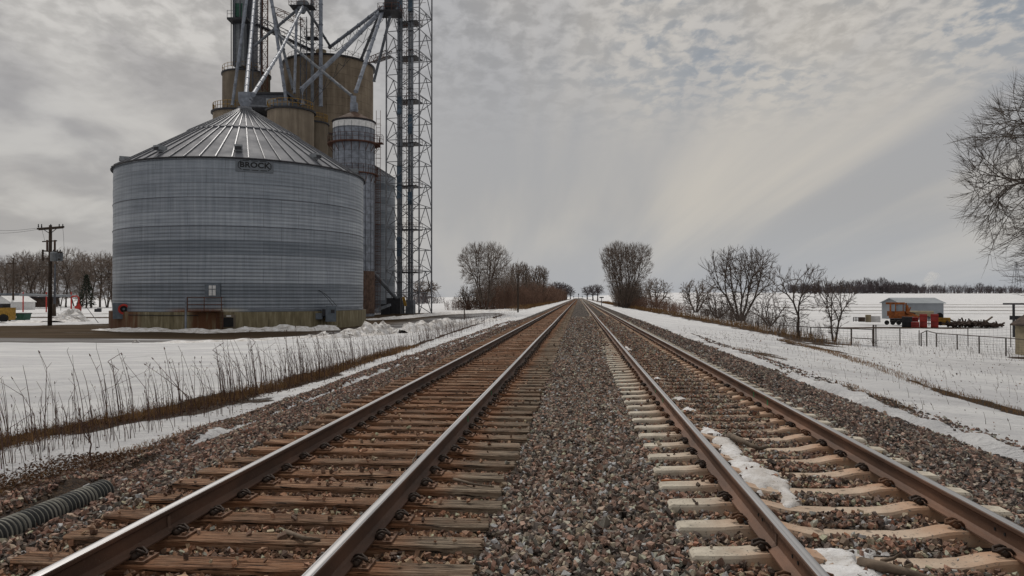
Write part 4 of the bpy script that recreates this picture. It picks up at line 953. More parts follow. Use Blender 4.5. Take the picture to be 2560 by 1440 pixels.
def tower():
    D = 118; s = 88/F*D; al = R_(14.5)
    A = W(965, 742, D); ex = Vector((math.cos(PHI+al*1), math.sin(PHI+al*1), 0)); ex = Vector((math.cos(PHI-al), math.sin(PHI-al), 0))
    ey = Vector((-ex.y, ex.x, 0))
    # corners ordered round the square so that they project to 965, 988, 1072, 1050
    A = Vector((A.x, A.y, 0)); B = A+ex*s; C_ = B+ey*s; D_ = A+ey*s
    cor = [A, B, C_, D_]; zg = -.95; cen = (A+C_)/2
    root = thing('elevator_tower', (cen.x, cen.y, zg), 'tall square steel lattice tower carrying bucket elevator legs', 'tower')
    lattice(root, cor, zg, 50, 3.35, .20, .095, 'tower_light')
    # intermediate light struts on two faces
    # platforms
    for i, z in enumerate((5.5, 12.2, 18.9, 25.6, 32.3, 39.0, 44.5)):
        b = MB(); b.box(cen+ex*0+Vector((0, 0, z)), (s*.62, s*.5, .12), math.atan2(ex.y, ex.x)); b.build('platform', 'dark', root)
        c0 = cen+Vector((0, 0, z)); q = [c0+ex*s*a_+ey*s*b_ for a_, b_ in ((-.31, -.25), (.31, -.25), (.31, .25), (-.31, .25), (-.31, -.25))]; railing(q, 1.0, 'rusty', .03, root, 2)
    # ladder with cage
    b = MB(); L0 = cen-ey*s*.1
    for q in (-.25, .25): b.beam(L0+ex*q+Vector((0, 0, zg)), L0+ex*q+Vector((0, 0, 50)), .05)
    for i in range(100): z = zg+i*.5; b.beam(L0-ex*.25+Vector((0, 0, z)), L0+ex*.25+Vector((0, 0, z)), .035)
    b.build('ladder', 'rusty', root)
    b = MB()
    for i in range(34): z = 2+i*1.4; b.beam(L0-ex*.5-ey*.5+Vector((0, 0, z)), L0+ex*.5-ey*.5+Vector((0, 0, z)), .04); b.beam(L0-ex*.5-ey*.5+Vector((0, 0, z)), L0-ex*.5+Vector((0, 0, z)), .04); b.beam(L0+ex*.5-ey*.5+Vector((0, 0, z)), L0+ex*.5+Vector((0, 0, z)), .04)
    for q in (-.5, 0, .5): b.beam(L0+ex*q-ey*.5+Vector((0, 0, 2)), L0+ex*q-ey*.5+Vector((0, 0, 49)), .035)
    b.build('ladder_cage', 'rusty', root)
    # inner light bracing
    b = MB()
    for i in range(15):
        z = zg+i*3.35; c0 = cen
        b.beam(c0+ex*s*-.2+Vector((0, 0, z)), c0+ex*s*.2+Vector((0, 0, z+3.35)), .05); b.beam(c0+ex*s*.2+Vector((0, 0, z)), c0+ex*s*-.2+Vector((0, 0, z+3.35)), .05)
        b.beam(c0-ex*s*.5+Vector((0, 0, z+1.7)), c0+ex*s*.5+Vector((0, 0, z+1.7)), .045)
    b.build('inner_bracing', 'rusty', root)
    # two elevator legs with blue stretches
    for px, mats in ((999, 'tube_dark'), (1026, 'tube_dark')):
        p = W(px, 742, D+.8); c = Vector((p.x, p.y, 0)); e = root_at('bucket_elevator', px, D+.8, 'square steel bucket elevator leg with blue stretches, left one inside the tower' if px == 999 else 'square steel bucket elevator leg with blue stretches, right one inside the tower', 'elevator leg')
        b = MB()
        for dx in (-.23, .23): b.box(c+ex*dx+Vector((0, 0, 24.5)), (.27, .42, 51), math.atan2(ex.y, ex.x))
        b.build('trunking', mats, e)
        for z0, z1 in (((8, 11), (17, 22), (30, 33), (45, 48)) if px == 999 else ((16, 18), (27, 30), (46, 49))):
            b = MB(); b.box(c-ex*.02+Vector((0, 0, (z0+z1)/2)), (.76, .47, z1-z0), math.atan2(ex.y, ex.x)); b.build('blue_panel', 'blue', e)
        for i in range(17): MB().box(c+Vector((0, 0, 1+i*3)), (.84, .52, .08), math.atan2(ex.y, ex.x)).build('flange', 'dark', e)
        b = MB(); b.box(c+Vector((0, 0, .1)), (1.3, 1.0, 2.2), math.atan2(ex.y, ex.x)); b.build('boot', 'tube_dark', e)
    # machinery at the tower foot
    e = root_at('receiving_hopper', 985, 114, 'dark hopper and conveyor at the foot of the lattice tower', 'hopper')
    b = MB(); b.tube(W(932, 680, 108), W(990, 745, 113), .3, n=8); b.build('slanting_conveyor', 'tube_dark', e)
    b = MB(); wbox3(966, 1000, 745, 784, 113, 2, b); wbox3(952, 972, 760, 786, 112, 2, b); b.build('hopper_box', 'dark', e)
    b = MB(); b.beam(W(934, 778, 108), W(975, 762, 112), .35); b.build('floor_conveyor', 'tube_dark', e)
    b = MB(); b.beam(W(1008, 742, 115), W(1014, 765, 115), .35); b.build('belt_guard', 'yellow', e)
    for px, py in ((905, 793), (955, 790), (1000, 787)):
        pass
tower()
# dryer
def dryer():
    D = 104; root, c, R, T = silo(832, 936, 291, D, 'dryer', 'old cylindrical metal grain dryer with rusty cone and ring platforms', name='grain_dryer', rim=.1)
    b = MB(); b.lathe(c, [(R+.22, T-.1), (.45, T+1.25), (.45, T+1.5)], 24); b.build('cone_roof', 'dryer_rust', root)
    for ft, w_ in ((350, .75), (428, .45)):
        z = CAMH+(742-ft)/F*(D-R); b = MB(); b.lathe(c, [(R, z-.1), (R+w_, z-.1), (R+w_, z+.02), (R, z+.02)], 32, capt=False); b.build('ring_platform', 'rusty', root)
        railing(arc(c, R+w_-.05, z, -120, 120, 18), 1.05, 'rusty', .03, root, 1.2)
        b = MB()
        for k in range(12):
            t = R_(-110+k*20); MB().beam((c[0]+(R+w_)*math.sin(t), c[1]-(R+w_)*math.cos(t), z-.1), (c[0]+R*math.sin(t), c[1]-R*math.cos(t), z-1.2), .06).build('bracket', 'rusty', root)
    b = MB()
    for i in range(22): z = T-1.2-i*1.05; b.lathe((c[0], c[1], z), [(R+.005, -.02), (R+.03, -.015), (R+.03, .015), (R+.005, .02)], 40, capt=False)
    b.build('sheet_seam', 'tower', root)
    b = MB()
    for k in range(12): t = R_(-110+k*20); b.beam((c[0]+(R+.02)*math.sin(t), c[1]-(R+.02)*math.cos(t), -.6), (c[0]+(R+.02)*math.sin(t), c[1]-(R+.02)*math.cos(t), T-.4), .05, .04)
    b.build('vertical_seam', 'tower', root)
    b = MB(); b.lathe(c, [(R+.04, T-1.1), (R+.04, T-.3)], 40, capt=False); b.build('top_band', 'white', root); root.children[-1].data.materials[0] = M['tube']
    # rusty foot
    b = MB(); b.lathe(c, [(R+.05, -.5), (R+.05, 5.2)], 40, capt=False); b.build('rusty_foot', 'dryer_rust', root)
    # caged ladder up the right side
    L = MB(); x0 = W(945, 742, D); c2 = Vector((x0.x, x0.y, 0)); r = Vector((math.cos(PHI), math.sin(PHI), 0)); z0, z1 = -.5, CAMH+(742-275)/F*D
    for q in (-.28, .28): L.beam(c2+r*q+Vector((0, 0, z0)), c2+r*q+Vector((0, 0, z1)), .05)
    for i in range(int((z1-z0)/.6)): z = z0+i*.6; L.beam(c2-r*.28+Vector((0, 0, z)), c2+r*.28+Vector((0, 0, z)), .04)
    f = Vector((-r.y, r.x, 0))
    for i in range(int((z1-z0-3)/1.5)): z = z0+3+i*1.5; L.path([c2+Vector((0, 0, z))+r*.42*math.cos(t)-f*.5*math.sin(t) for t in [k*math.pi/6 for k in range(7)]], .025, 4)
    L.build('caged_ladder', 'rusty', root)
    b = MB(); z = CAMH+(742-358)/F*D; b.box(c2+Vector((0, 0, z)), (1.3, 1.2, .1), PHI); q = [c2+Vector((0, 0, z))+r*a_-f*b_ for a_, b_ in ((-.6, .6), (.6, .6), (.6, -.6))]; b.build('landing', 'rusty', root); railing(q, 1.1, 'rusty', .03, root, 1)
    # top box
    b = MB(); b.box(Vector((c[0], c[1], T+2.0)), (.9, .9, 1.1), PHI); b.box(Vector((c[0], c[1], T+3.0))+Vector((-.1, 0, 0)), (.7, .7, .9), PHI+.3); b.build('inlet_box', 'tube', root)
    b = MB(); b.lathe((c[0], c[1], T+1.1), [(.35, 0), (.62, .45)], 12); b.build('inlet_funnel', 'tube', root)
dryer()
def steel_bin2():
    D = 128; pc = 925; R = 62/F*D; p = W(pc, 742, D); top = CAMH+(742-436)/F*(D-R)
    root = thing('grain_bin', (p.x, p.y, -1), 'narrow blue grey steel bin behind the dryer and lattice tower', 'grain bin')
    uv_cyl('wall', 'galv2', root, R, -1, top, 48, 1, C=(p.x, p.y)); b = MB(); b.lathe((p.x, p.y, 0), [(R+.1, top-.05), (.4, top+2.4)], 36); b.build('roof', 'roof', root)
    b = MB()
    for k in range(36): t = 2*math.pi*k/36; b.beam((p.x+(R+.1)*math.cos(t), p.y+(R+.1)*math.sin(t), top), (p.x+.4*math.cos(t), p.y+.4*math.sin(t), top+2.45), .07)
    b.build('roof_ribs', 'roofrib', root)
    L = MB(); x0 = W(941, 742, D-R-.2); 
    for q in (-.25, .25): L.beam((x0.x+q, x0.y, -.5), (x0.x+q, x0.y, top), .06)
    for i in range(40): L.beam((x0.x-.25, x0.y, i*.5), (x0.x+.25, x0.y, i*.5), .04)
    L.build('ladder', 'rusty', root)
steel_bin2()
# spouts
def spout(pts, r, label, mat='tube', truss=False):
    P = [W(*q) for q in pts]; root = thing('grain_spout', P[-1], label, 'spout')
    b = MB(); b.path(P, r, 10)
    for i in range(len(P)-1):
        L = (P[i+1]-P[i]).length; n = max(1, int(L/3.0)); d = (P[i+1]-P[i]).normalized()
        for k in range(n+1): q = P[i].lerp(P[i+1], k/n); b.tube(q-d*.06, q+d*.06, r*1.25, n=10)
    b.build('tube', mat, root, smooth=False)
    if truss:
        t = MB(); A, B = P[0], P[-1]; mid = A.lerp(B, .5)+Vector((0, 0, -1.5)); sd = (B-A).cross(Vector((0, 0, 1))).normalized()
        n = 9; low = [A.lerp(B, k/n)+Vector((0, 0, -1.4 if 0 < k < n else 0)) for k in range(n+1)]
        for k in range(n): t.beam(low[k], low[k+1], .06); t.beam(low[k], A.lerp(B, (k+.5)/n), .05); t.beam(low[k+1], A.lerp(B, (k+.5)/n), .05)
        t.build('stay_truss', 'dark', root)
    return root
TB = 117
spout([(673, -40, 118), (690, 76, 117), (717, 262, 114)], .24, 'long steel spout falling to the roof of the smooth tan silo')
spout([(668, -40, 120), (696, 76, 120), (733, 222, 116)], .24, 'steel spout just behind, ending beside the tan silo railing', 'tube_dark')
spout([(760, -5, 118), (742, 26, 118), (736, 232, 114)], .2, 'near vertical steel spout left of the wide concrete silo')
spout([(759, 12, 118), (700, 130, 95), (633, 236, 70.5)], .19, 'steel spout slanting down left onto the steel bin peak')
spout([(640, -50, 118), (627, 100, 95), (615, 237, 70.3)], .2, 'pale steel spout dropping almost straight onto the steel bin peak')
spout([(622, -40, 116), (581, 262, 116)], .22, 'steel spout in front of the dark silo, leaning left')
spout([(980, 0, TB), (860, 122, 114), (755, 222, 112), (757, 262, 112)], .33, 'thick long steel spout from the tower down to the tan silo', 'tube', True)
spout([(978, 2, TB), (824, 118, 130)], .28, 'steel spout from the tower to the top of the wide silo', 'tube', True)
spout([(955, 20, TB), (903, 148, 132)], .25, 'steep steel spout from the tower onto the wide silo right side', 'tube_dark')
spout([(962, 10, TB), (890, 228, 104)], .26, 'steel spout from the tower down to the metal dryer top')
spout([(978, 30, TB), (935, 203, 122)], .22, 'dark steel spout dropping behind the wide silo right edge', 'tube_dark')
spout([(690, 82, 118), (878, 238, 104)], .2, 'long steel spout crossing the wide silo down to the dryer', 'tube_dark')
spout([(745, 23, 118), (637, 114, 122)], .22, 'steel spout slanting left from the middle distributor to the head house', 'tube_dark')
spout([(768, 23, 118), (826, 117, 130)], .2, 'steel spout from the middle distributor to the wide silo cap', 'tube_dark')
spout([(802, -40, 122), (802, 265, 122)], .3, 'vertical steel pipe in front of the wide silo', 'tube')
spout([(780, -40, 122), (781, 262, 122)], .26, 'dark vertical pipe left of the bright vertical pipe', 'tube_dark')
spout([(655, -40, 124), (652, 160, 124)], .24, 'dark vertical pipe beside the small lattice mast', 'tube_dark')
spout([(612, -40, 122), (606, 70, 122), (600, 165, 122)], .17, 'slim steel pipe against the head house', 'tube_dark')
# conveyor bridge
def truss_bridge(a, b_, h, wd, label, mat='tower', deck=True):
    A, B = W(*a), W(*b_); root = thing('conveyor_bridge', A, label, 'bridge'); sd = (B-A); sd.z = 0; sd = Vector((-sd.y, sd.x, 0)).normalized()*wd/2
    n = max(3, int((B-A).length/1.6)); ch = MB(); br = MB()
    for s_ in (-1, 1):
        for z in (0, h): ch.beam(A+sd*s_+Vector((0, 0, z)), B+sd*s_+Vector((0, 0, z)), .09)
        for k in range(n):
            p0, p1 = A.lerp(B, k/n)+sd*s_, A.lerp(B, (k+1)/n)+sd*s_; br.beam(p0+Vector((0, 0, h*(k % 2))), p1+Vector((0, 0, h*((k+1) % 2))), .06); br.beam(p0, p0+Vector((0, 0, h)), .05)
    ch.build('chord', mat, root); br.build('bracing', mat, root)
    if deck: d = MB(); d.beam(A+Vector((0, 0, .1)), B+Vector((0, 0, .1)), wd*.8, .12); d.build('deck', 'dark', root)
truss_bridge((640, 62, 122), (785, 130, 128), 1.2, 1.2, 'dark sloping truss conveyor bridge from head house to wide silo')
truss_bridge((930, 158, 130), (972, 143, 119), 1.0, 1.0, 'short catwalk joining the wide silo and the lattice tower', 'rusty')
truss_bridge((690, 36, 123), (760, 66, 123), 1.0, 1.0, 'thin truss walkway below the middle distributor', 'rusty', False)
def mast(px, D, wpx, z0, z1, label, bay=1.6, mat='rusty', lg=.09, br=.05):
    p = W(px, 742, D); s = wpx/F*D; root = thing('lattice_mast', (p.x, p.y, z0), label, 'mast'); c = Vector((p.x, p.y, 0)); ex = Vector((math.cos(.3), math.sin(.3), 0))*s/2; ey = Vector((-math.sin(.3), math.cos(.3), 0))*s/2
    lattice(root, [c-ex-ey, c+ex-ey, c+ex+ey, c-ex+ey], z0, z1, bay, lg, br, mat, k=True); return root
mast(640, 122, 20, tT-4, 50, 'small dark lattice mast standing beside the grey head house', 1.5, 'tower', .10, .055)
mast(660, 123, 13, tT-4, 50, 'slim rusty lattice mast just right of the head house', 1.3, 'rusty')
mast(757, 124, 15, cT, 47, 'slim lattice mast under the middle distributor', 1.5, 'tower')
mast(791, 127, 20, bT-8, 52, 'lattice mast between the two vertical pipes on the wide silo', 1.7, 'rusty')
e = root_at('grain_distributor', 757, 118, 'round grain distributor head where several spouts meet, near the top centre', 'distributor', 44)
b = MB(); q = W(757, 14, 118); b.lathe(q, [(.3, -1.2), (.9, -.2), (.9, .5), (.4, 1.0)], 16); b.build('head', 'tube_dark', e); b = MB(); b.box(q+Vector((0, 0, -.3)), (3.6, 2.2, .12), PHI); b.build('platform', 'dark', e)
railing([q+Vector((a_, b_, -.3)) for a_, b_ in ((-1.8, -1.1), (1.8, -1.1), (1.8, 1.1), (-1.8, 1.1), (-1.8, -1.1))], 1.1, 'rusty', .035, e, 1.2)
e = root_at('grain_distributor', 975, 118, 'dark grain distributor on its platform at the lattice tower top', 'distributor', 44)
b = MB(); q = W(977, 10, 116.5); b.lathe(q, [(.4, -1.4), (1.0, -.3), (1.0, .7), (.5, 1.2)], 16); b.build('head', 'dark', e); b = MB(); b.box(q+Vector((0, 0, -1.5)), (3.2, 3.2, .16), PHI); b.build('platform', 'dark', e)
railing([q+Vector((a_, b_, -1.5)) for a_, b_ in ((-1.6, -1.6), (1.6, -1.6), (1.6, 1.6), (-1.6, 1.6), (-1.6, -1.6))], 1.1, 'rusty', .035, e, 1.2)
# walkway landing on the wide silo
e = root_at('walkway_landing', 780, 126, 'small railed landing on the left rim of the wide silo', 'platform', bT)
b = MB(); q = W(780, 96, 126); b.box(q, (2.0, 1.6, .12), PHI); b.build('deck', 'dark', e); railing([q+Vector((a_, b_, 0)) for a_, b_ in ((-1, -.8), (1, -.8), (1, .8), (-1, .8), (-1, -.8))], 1.4, 'rusty', .04, e, 1)
# inlet box on the steel bin
e = thing('inlet_hopper', (BC.x, BC.y, Z2), 'grey box hopper with funnel on the steel bin peak', 'hopper')
b = MB(); b.box((BC.x, BC.y, Z2+.95), (.95, .8, .8), PHI); b.box((BC.x+.35, BC.y, Z2+1.05), (.5, .7, .62), PHI); b.build('box', 'tube', e)
b = MB(); b.lathe((BC.x, BC.y, Z2), [(.28, -.05), (.55, .5), (.55, .58)], 14); b.build('funnel', 'tube', e)
b = MB(); b.beam((BC.x, BC.y, Z2+.25), W(668, 266, 74), .12); b.build('catwalk_arm', 'tube_dark', e)
b = MB(); b.tube(W(580, 262, 118), W(620, 262, 118), .3, n=8); b.build('x', 'tube', e); bpy.data.objects.remove(e.children[-1])

# ------------------------------------------------------------------ snow banks
def bank(name, pxs, label, seed, D=None):
    """ridge of ploughed snow: list of (px, base_py, height m, halfwidth m)"""
    P = [(ground_px(a, b_), h, w_) for a, b_, h, w_ in pxs]; rs = random.Random(seed)
    pts = []; 
    for i in range(len(P)-1):
        for k in range(14): t = k/14; pts.append((P[i][0].lerp(P[i+1][0], t), P[i][1]*(1-t)+P[i+1][1]*t, P[i][2]*(1-t)+P[i+1][2]*t))
    m_ = 13; V = []
    for i, (p, h, w_) in enumerate(pts):
        d = pts[min(i+1, len(pts)-1)][0]-pts[max(i-1, 0)][0]; d.z = 0; d.normalize(); s = Vector((-d.y, d.x, 0))
        for j in range(m_):
            t = (j/(m_-1)*2-1); q = p+s*t*w_; prof = max(0, 1-abs(t)**1.5); nz = float(fbm(np.array(q.x*1.3+seed), np.array(q.y*1.3), 4))
            V.append((q.x+rs.uniform(-.1, .1), q.y+rs.uniform(-.1, .1), -.98+h*prof*(1+.9*nz)+rs.uniform(-.02, .05)*h+.08))
    n = len(pts); Fl = [(i*m_+j, i*m_+j+1, (i+1)*m_+j+1, (i+1)*m_+j) for i in range(n-1) for j in range(m_-1)]
    o = MB().add(V, Fl).build(name, 'snow', smooth=False); return tag(o, label, 'snow', kind='stuff')
bank('snow_bank', [(810, 845, .3, .8), (850, 846, .7, 1.1), (880, 842, .6, 1.2), (925, 838, .95, 1.6), (960, 836, .9, 1.5), (1000, 834, .55, 1.2)], 'ploughed heap of lumpy snow beside the road, nearest the steel bin corner', 3)
bank('snow_bank', [(1000, 834, .45, 1.2), (1040, 829, .95, 1.6), (1090, 824, .9, 1.5), (1140, 816, .6, 1.4), (1220, 804, .6, 1.6), (1290, 795, .5, 1.6)], 'long low ridge of ploughed snow behind the weeds right of the heap', 8)
bank('snow_bank', [(250, 824, .12, .8), (330, 828, .3, .9), (420, 828, .22, .7), (520, 832, .28, .8), (620, 828, .25, .8), (760, 826, .45, 1.0), (840, 822, .35, 1.1)], 'thin snow strip along the foot of the steel bin', 12)
bank('snow_bank', [(338, 858, .25, .35), (346, 858, .05, .2)], 'single lump of snow on the road edge', 21)
bank('snow_bank', [(400, 857, .1, .8), (640, 851, .22, .9), (720, 848, .2, .8), (820, 843, .4, .9)], 'low snow rim along the near side of the road', 25)
bank('snow_bank', [(130, 806, .2, 1.5), (165, 804, .8, 1.8), (188, 803, 1.3, 2.0), (205, 803, .4, 1.5)], 'dirty snow heap behind the left utility pole', 33)
bank('snow_bank', [(905, 800, .1, 1.5), (980, 797, .25, 1.4), (1090, 786, .3, 1.6), (1200, 779, .4, 2.5), (1330, 774, .5, 3)], 'thin far snow ridge beyond the grey road', 41)
bank('snow_bank', [(0, 808, .1, 2.0), (60, 806, .2, 2.0), (130, 805, .15, 2.0)], 'low snow strip before the dumpster', 47)

# ------------------------------------------------------------------ trees
def grow(seed, H, W_=None, n=900, stems=1, base=.18, fork=.12, flat=.0, tw=5, jit=.07, rt=.012, shape='round', upw=.25, lean=0.0, trunk=None, fank=4):
    """bare tree: branches run from the ground to tips spread through the crown's volume, splitting as they go.
    H height, W_ crown width, base = crown base / H, fork = height of the first fork / H"""
    rs = np.random.RandomState(seed); W_ = W_ or H; T = []
    while len(T) < n:
        p = rs.uniform(-1, 1, 3); q = p[0]**2+p[1]**2
        if q > 1: continue
        t = (p[2]+1)/2; a = math.atan2(p[1], p[0]); lump = 1+.16*math.sin(3*a+seed)+.12*math.sin(5*a+2.3*seed)+.10*math.sin(7*t+a*2+seed)
        if shape == 'fan': env = .38+.62*math.sin(min(1, t*1.15)*math.pi/2) if t < .72 else math.sqrt(max(0, 1-((t-.72)/.30)**2))
        elif shape == 'bush': env = (.75+.25*t/.35) if t < .35 else math.sqrt(max(0, 1-((t-.35)/.68)**2))
        else: env = math.sqrt(max(0, 1-((t-.5)/.52)**2)) if t > .5 else math.sqrt(max(0, 1-((t-.5)/.62)**2))
        r = math.sqrt(q)
        if r > env*lump*(.86+.2*rs.rand()) or rs.rand() > .25+.75*(r/max(env, .01)) + .45*t: continue
        T.append((p[0]*W_/2, p[1]*W_/2, H*(base+(1-base)*t)))
    T = np.array(T); segs = []
    def seg(a, b_, ra, rb, lv): segs.append((a, b_, ra, rb, lv))
    RT = rt
    def rad(k): return RT*(k**.37 if k > 1 else 1)
    def shoot(p, d, t):
        Lv = t-p; l = max(np.linalg.norm(Lv), .02); m = p+Lv*.40+d*l*.10+rs.normal(0, .025, 3)*l; m2 = p+Lv*.72+d*l*.07+rs.normal(0, .02, 3)*l
        seg(p, m, rad(2.2), rad(1.5), 9); seg(m, m2, rad(1.5), rad(1.1), 9); seg(m2, t, rad(1), RT*.5, 9); u_ = Lv/l
        for q in range(tw):
            f = rs.uniform(.1, 1.0); s_ = m+(t-m)*f; o = rs.normal(0, 1, 3); o /= np.linalg.norm(o); nd = u_*.9+o*.5+np.array([0, 0, upw]); nd /= np.linalg.norm(nd)
            seg(s_, s_+nd*H*rs.uniform(.025, .07)*(1.25-.5*f), RT*.7, RT*.35, 9)
    def rec(p, d, idx, lv):
        if len(idx) <= 2 or lv > 40:
            for j in idx: shoot(p, d, T[j])
            return
        c = T[idx].mean(0); v = c-p; L = np.linalg.norm(v); dr = v/L*.8+d*.45; dr /= np.linalg.norm(dr)
        pj = (T[idx]-p)@dr; sl2 = max(.16*L, min(.45*L, .85*np.quantile(pj, .12)))
        step = dr*sl2+rs.normal(0, jit, 3)*sl2; m = p+step*.5+rs.normal(0, jit*.3, 3)*sl2; e = p+step; k = len(idx)
        r0, r1 = rad(k), rad(max(1, k*.85)); seg(p, m, r0, (r0+r1)/2, lv); seg(m, e, (r0+r1)/2, r1, lv)
        nd = step/np.linalg.norm(step); ps = pj < sl2*1.05
        for j in idx[ps]: shoot(p if rs.rand() < .5 else m, nd, T[j])
        idx = idx[~ps]
        if len(idx) == 0: return
        Q = T[idx]-e; u = Q/np.maximum(np.linalg.norm(Q, axis=1, keepdims=True), 1e-6); X = u-u.mean(0)
        w_, vec = np.linalg.eigh(X.T@X+np.eye(3)*1e-9); s_ = X@(vec[:, 2]+.35*vec[:, 1]*rs.normal()); md = np.quantile(s_, rs.uniform(.30, .70)); A = idx[s_ <= md]; B = idx[s_ > md]
        for g in (A, B):
            if len(g): rec(e, nd, g, lv+1)
    up_k = 1.0
    idx = np.arange(n)
    if stems == 1:
        h = np.array([lean*H*fork, 0, H*fork]); rb = trunk or rad(n)*1.25; prev = np.array([0, 0, -.15])
        for i in range(1, 4): q = h*i/3+rs.normal(0, .015, 3)*H*fork; seg(prev, q, rb*(1.25 if i == 1 else 1-.08*i), rb*(1-.08*(i+1)), 0); prev = q
        rec(prev, np.array([0, 0, 1.]), idx, 1)
    else:
        an = np.arctan2(T[:, 1], T[:, 0])+rs.normal(0, .25, n); o = np.argsort(an); parts = np.array_split(o, stems)
        for g in parts:
            c = T[g].mean(0)[:2]; b0 = c/max(np.linalg.norm(c), .1)*H*.018*rs.uniform(.5, 1.6); p = np.array([b0[0], b0[1], -.15]); q = np.array([b0[0]*2.2+c[0]*.10, b0[1]*2.2+c[1]*.10, H*fork]); rb = rad(len(g))*1.2
            seg(p, q, rb*1.2, rb, 0); rec(q, (q-p)/np.linalg.norm(q-p), g, 1)
    P0 = np.array([s[0] for s in segs]); P1 = np.array([s[1] for s in segs]); R0 = np.array([s[2] for s in segs]); R1 = np.array([s[3] for s in segs]); LV = np.array([s[4] for s in segs])
    return P0, P1, R0, R1, LV, 1.0
def tree_obj(name, g, loc, label, cat='tree', group=None, mats=('bark', 'twig'), rz=0, sc=1, cut=5):
    P0, P1, R0, R1, LV, tw = g; root = thing(name, loc, label, cat, group, rz); root.scale = (sc, sc, sc)
    a = LV <= cut; V, Fc = tubes(P0[a], P1[a], R0[a], R1[a], 6); mesh_np('trunk', V, Fc, mats[0], root, smooth=True)
    a = ~a; V, Fc = tubes(P0[a], P1[a], R0[a]*tw, R1[a]*tw, 3); mesh_np('crown', V, Fc, mats[1], root)
    return root
def at_px(px, py): p = ground_px(px, py); return p
def place_tree(name, px, pyb, pyt, wpx, label, seed, D=None, mats=('bark', 'twig'), minpx=.22, **kw):
    p = at_px(px, pyb) if D is None else W(px, 742, D)
    if D is not None: p.z = float(base_h(p.x, p.y))
    dep = proj(p)[2]; H = (pyb-pyt)/F*dep if D is None else (742-pyt)/F*dep+CAMH-p.z
    g = grow(seed, H, wpx/F*dep, rt=max(.006, minpx/768*dep/2), **kw)
    tree_obj(name, g, p, label, 'tree', None, mats)
place_tree('bare_tree', 1212, 775, 606, 138, 'broad round bare tree left of the tracks, at the end of the brush', 41, n=1300, stems=4, base=.13, fork=.10, shape='fan', minpx=.15, tw=8, mats=('twig', 'twig_pale'))
place_tree('bare_tree', 1562, 770, 604, 140, 'tall dense many-stemmed bare tree right of the tracks', 52, n=1700, stems=8, base=.08, fork=.06, shape='fan', minpx=.16, tw=8, mats=('twig', 'twig_pale'))
place_tree('bare_tree', 1850, 803, 616, 205, 'spreading bare tree with several leaning stems on the grassy bank', 63, n=900, stems=5, base=.06, fork=.10, shape='fan', minpx=.30, tw=4)
place_tree('bare_tree', 1995, 846, 656, 175, 'small bare tree forking low above a short trunk, near the fence', 74, n=170, stems=1, base=.12, fork=.20, shape='fan', minpx=.36, tw=7, trunk=.14)
place_tree('bare_tree', 2085, 855, 690, 110, 'smallest bare tree beside the fence gate, thin twigs to the ground', 85, n=190, stems=2, base=.05, fork=.10, shape='fan', minpx=.34, tw=6)
place_tree('bare_bush', 1640, 768, 693, 92, 'bushy bare sapling right beside the tall dense tree', 96, n=420, stems=5, base=.06, fork=.06, shape='bush', minpx=.26, mats=('bark', 'twig_pale'))
place_tree('bare_bush', 1740, 781, 697, 100, 'rounded bare bush left of the spreading tree', 97, n=420, stems=5, base=.05, fork=.06, shape='bush', minpx=.26, mats=('bark', 'twig_pale'))
place_tree('bare_bush', 1925, 815, 738, 110, 'tangle of low bare shoots under the spreading tree', 98, n=260, stems=7, base=.0, fork=.04, shape='bush', minpx=.28)
place_tree('bare_bush', 1795, 796, 728, 120, 'low twiggy bare bush at the left foot of the spreading tree', 103, n=260, stems=7, base=.0, fork=.04, shape='bush', minpx=.28)
place_tree('bare_tree', 1300, 774, 655, 74, 'upright bare tree behind the brown brush', 99, D=190, n=500, stems=4, base=.25, fork=.15, shape='fan', minpx=.26, mats=('bark', 'twig_pale'))
place_tree('bare_tree', 1347, 774, 664, 60, 'second upright bare tree behind the brush, nearer the tracks', 100, D=230, n=400, stems=3, base=.25, fork=.15, shape='fan', minpx=.26, mats=('bark', 'twig_pale'))
place_tree('bare_bush', 1172, 775, 712, 84, 'low bare bush at the left foot of the broad round tree', 101, n=420, stems=6, base=.03, fork=.05, shape='bush', minpx=.24, mats=('bark', 'twig_pale'))
place_tree('bare_tree', 1062, 752, 700, 84, 'round bare tree far behind the lattice tower', 102, D=330, n=350, stems=2, base=.15, fork=.15, minpx=.34, mats=('bark', 'twig_pale'))
# big tree reaching in from the right
def right_tree():
    D = 31.0; p = W(2825, 742, D); p.z = float(base_h(p.x, p.y)); g = grow(23, 13.2, 12.9, n=3300, stems=1, base=.20, fork=.15, tw=7, rt=.0085, jit=.035, trunk=.30, upw=.30)
    tree_obj('bare_tree', g, p, 'large bare tree with fine twigs reaching in at the right edge', 'tree', None, ('bark', 'bark'))
right_tree()

# copies for rows of trees further off
def proto_tree(seed, mats, **kw):
    g = grow(seed, 10, kw.pop('wd', 8.5), **kw); return tree_obj('bare_tree', g, (0, 0, 0), 'x', 'tree', None, mats)
def rows(protos, spots, group, labels, name='bare_tree'):
    rs = random.Random(2)
    for i, (px, D, pyt, wf) in enumerate(spots):
        p = W(px, 742, D); p.z = float(base_h(p.x, p.y))-.1; H = (742-pyt)/F*D+CAMH-p.z
        o = copy_tree(protos[i % len(protos)]); o.location = p; s = H/10; o.scale = (s*wf, s*wf, s); o.rotation_euler = (0, 0, rs.random()*6.3); o.name = name
        tag(o, labels(i), 'tree', group)
    for q in protos:
        for ch in list(q.children): bpy.data.objects.remove(ch)
        bpy.data.objects.remove(q)
pr = [proto_tree(300+i, ('bark', 'twig_pale'), stems=(1, 2, 3)[i], n=520, base=.12, fork=.15, shape='fan', rt=.015, tw=7) for i in range(3)]
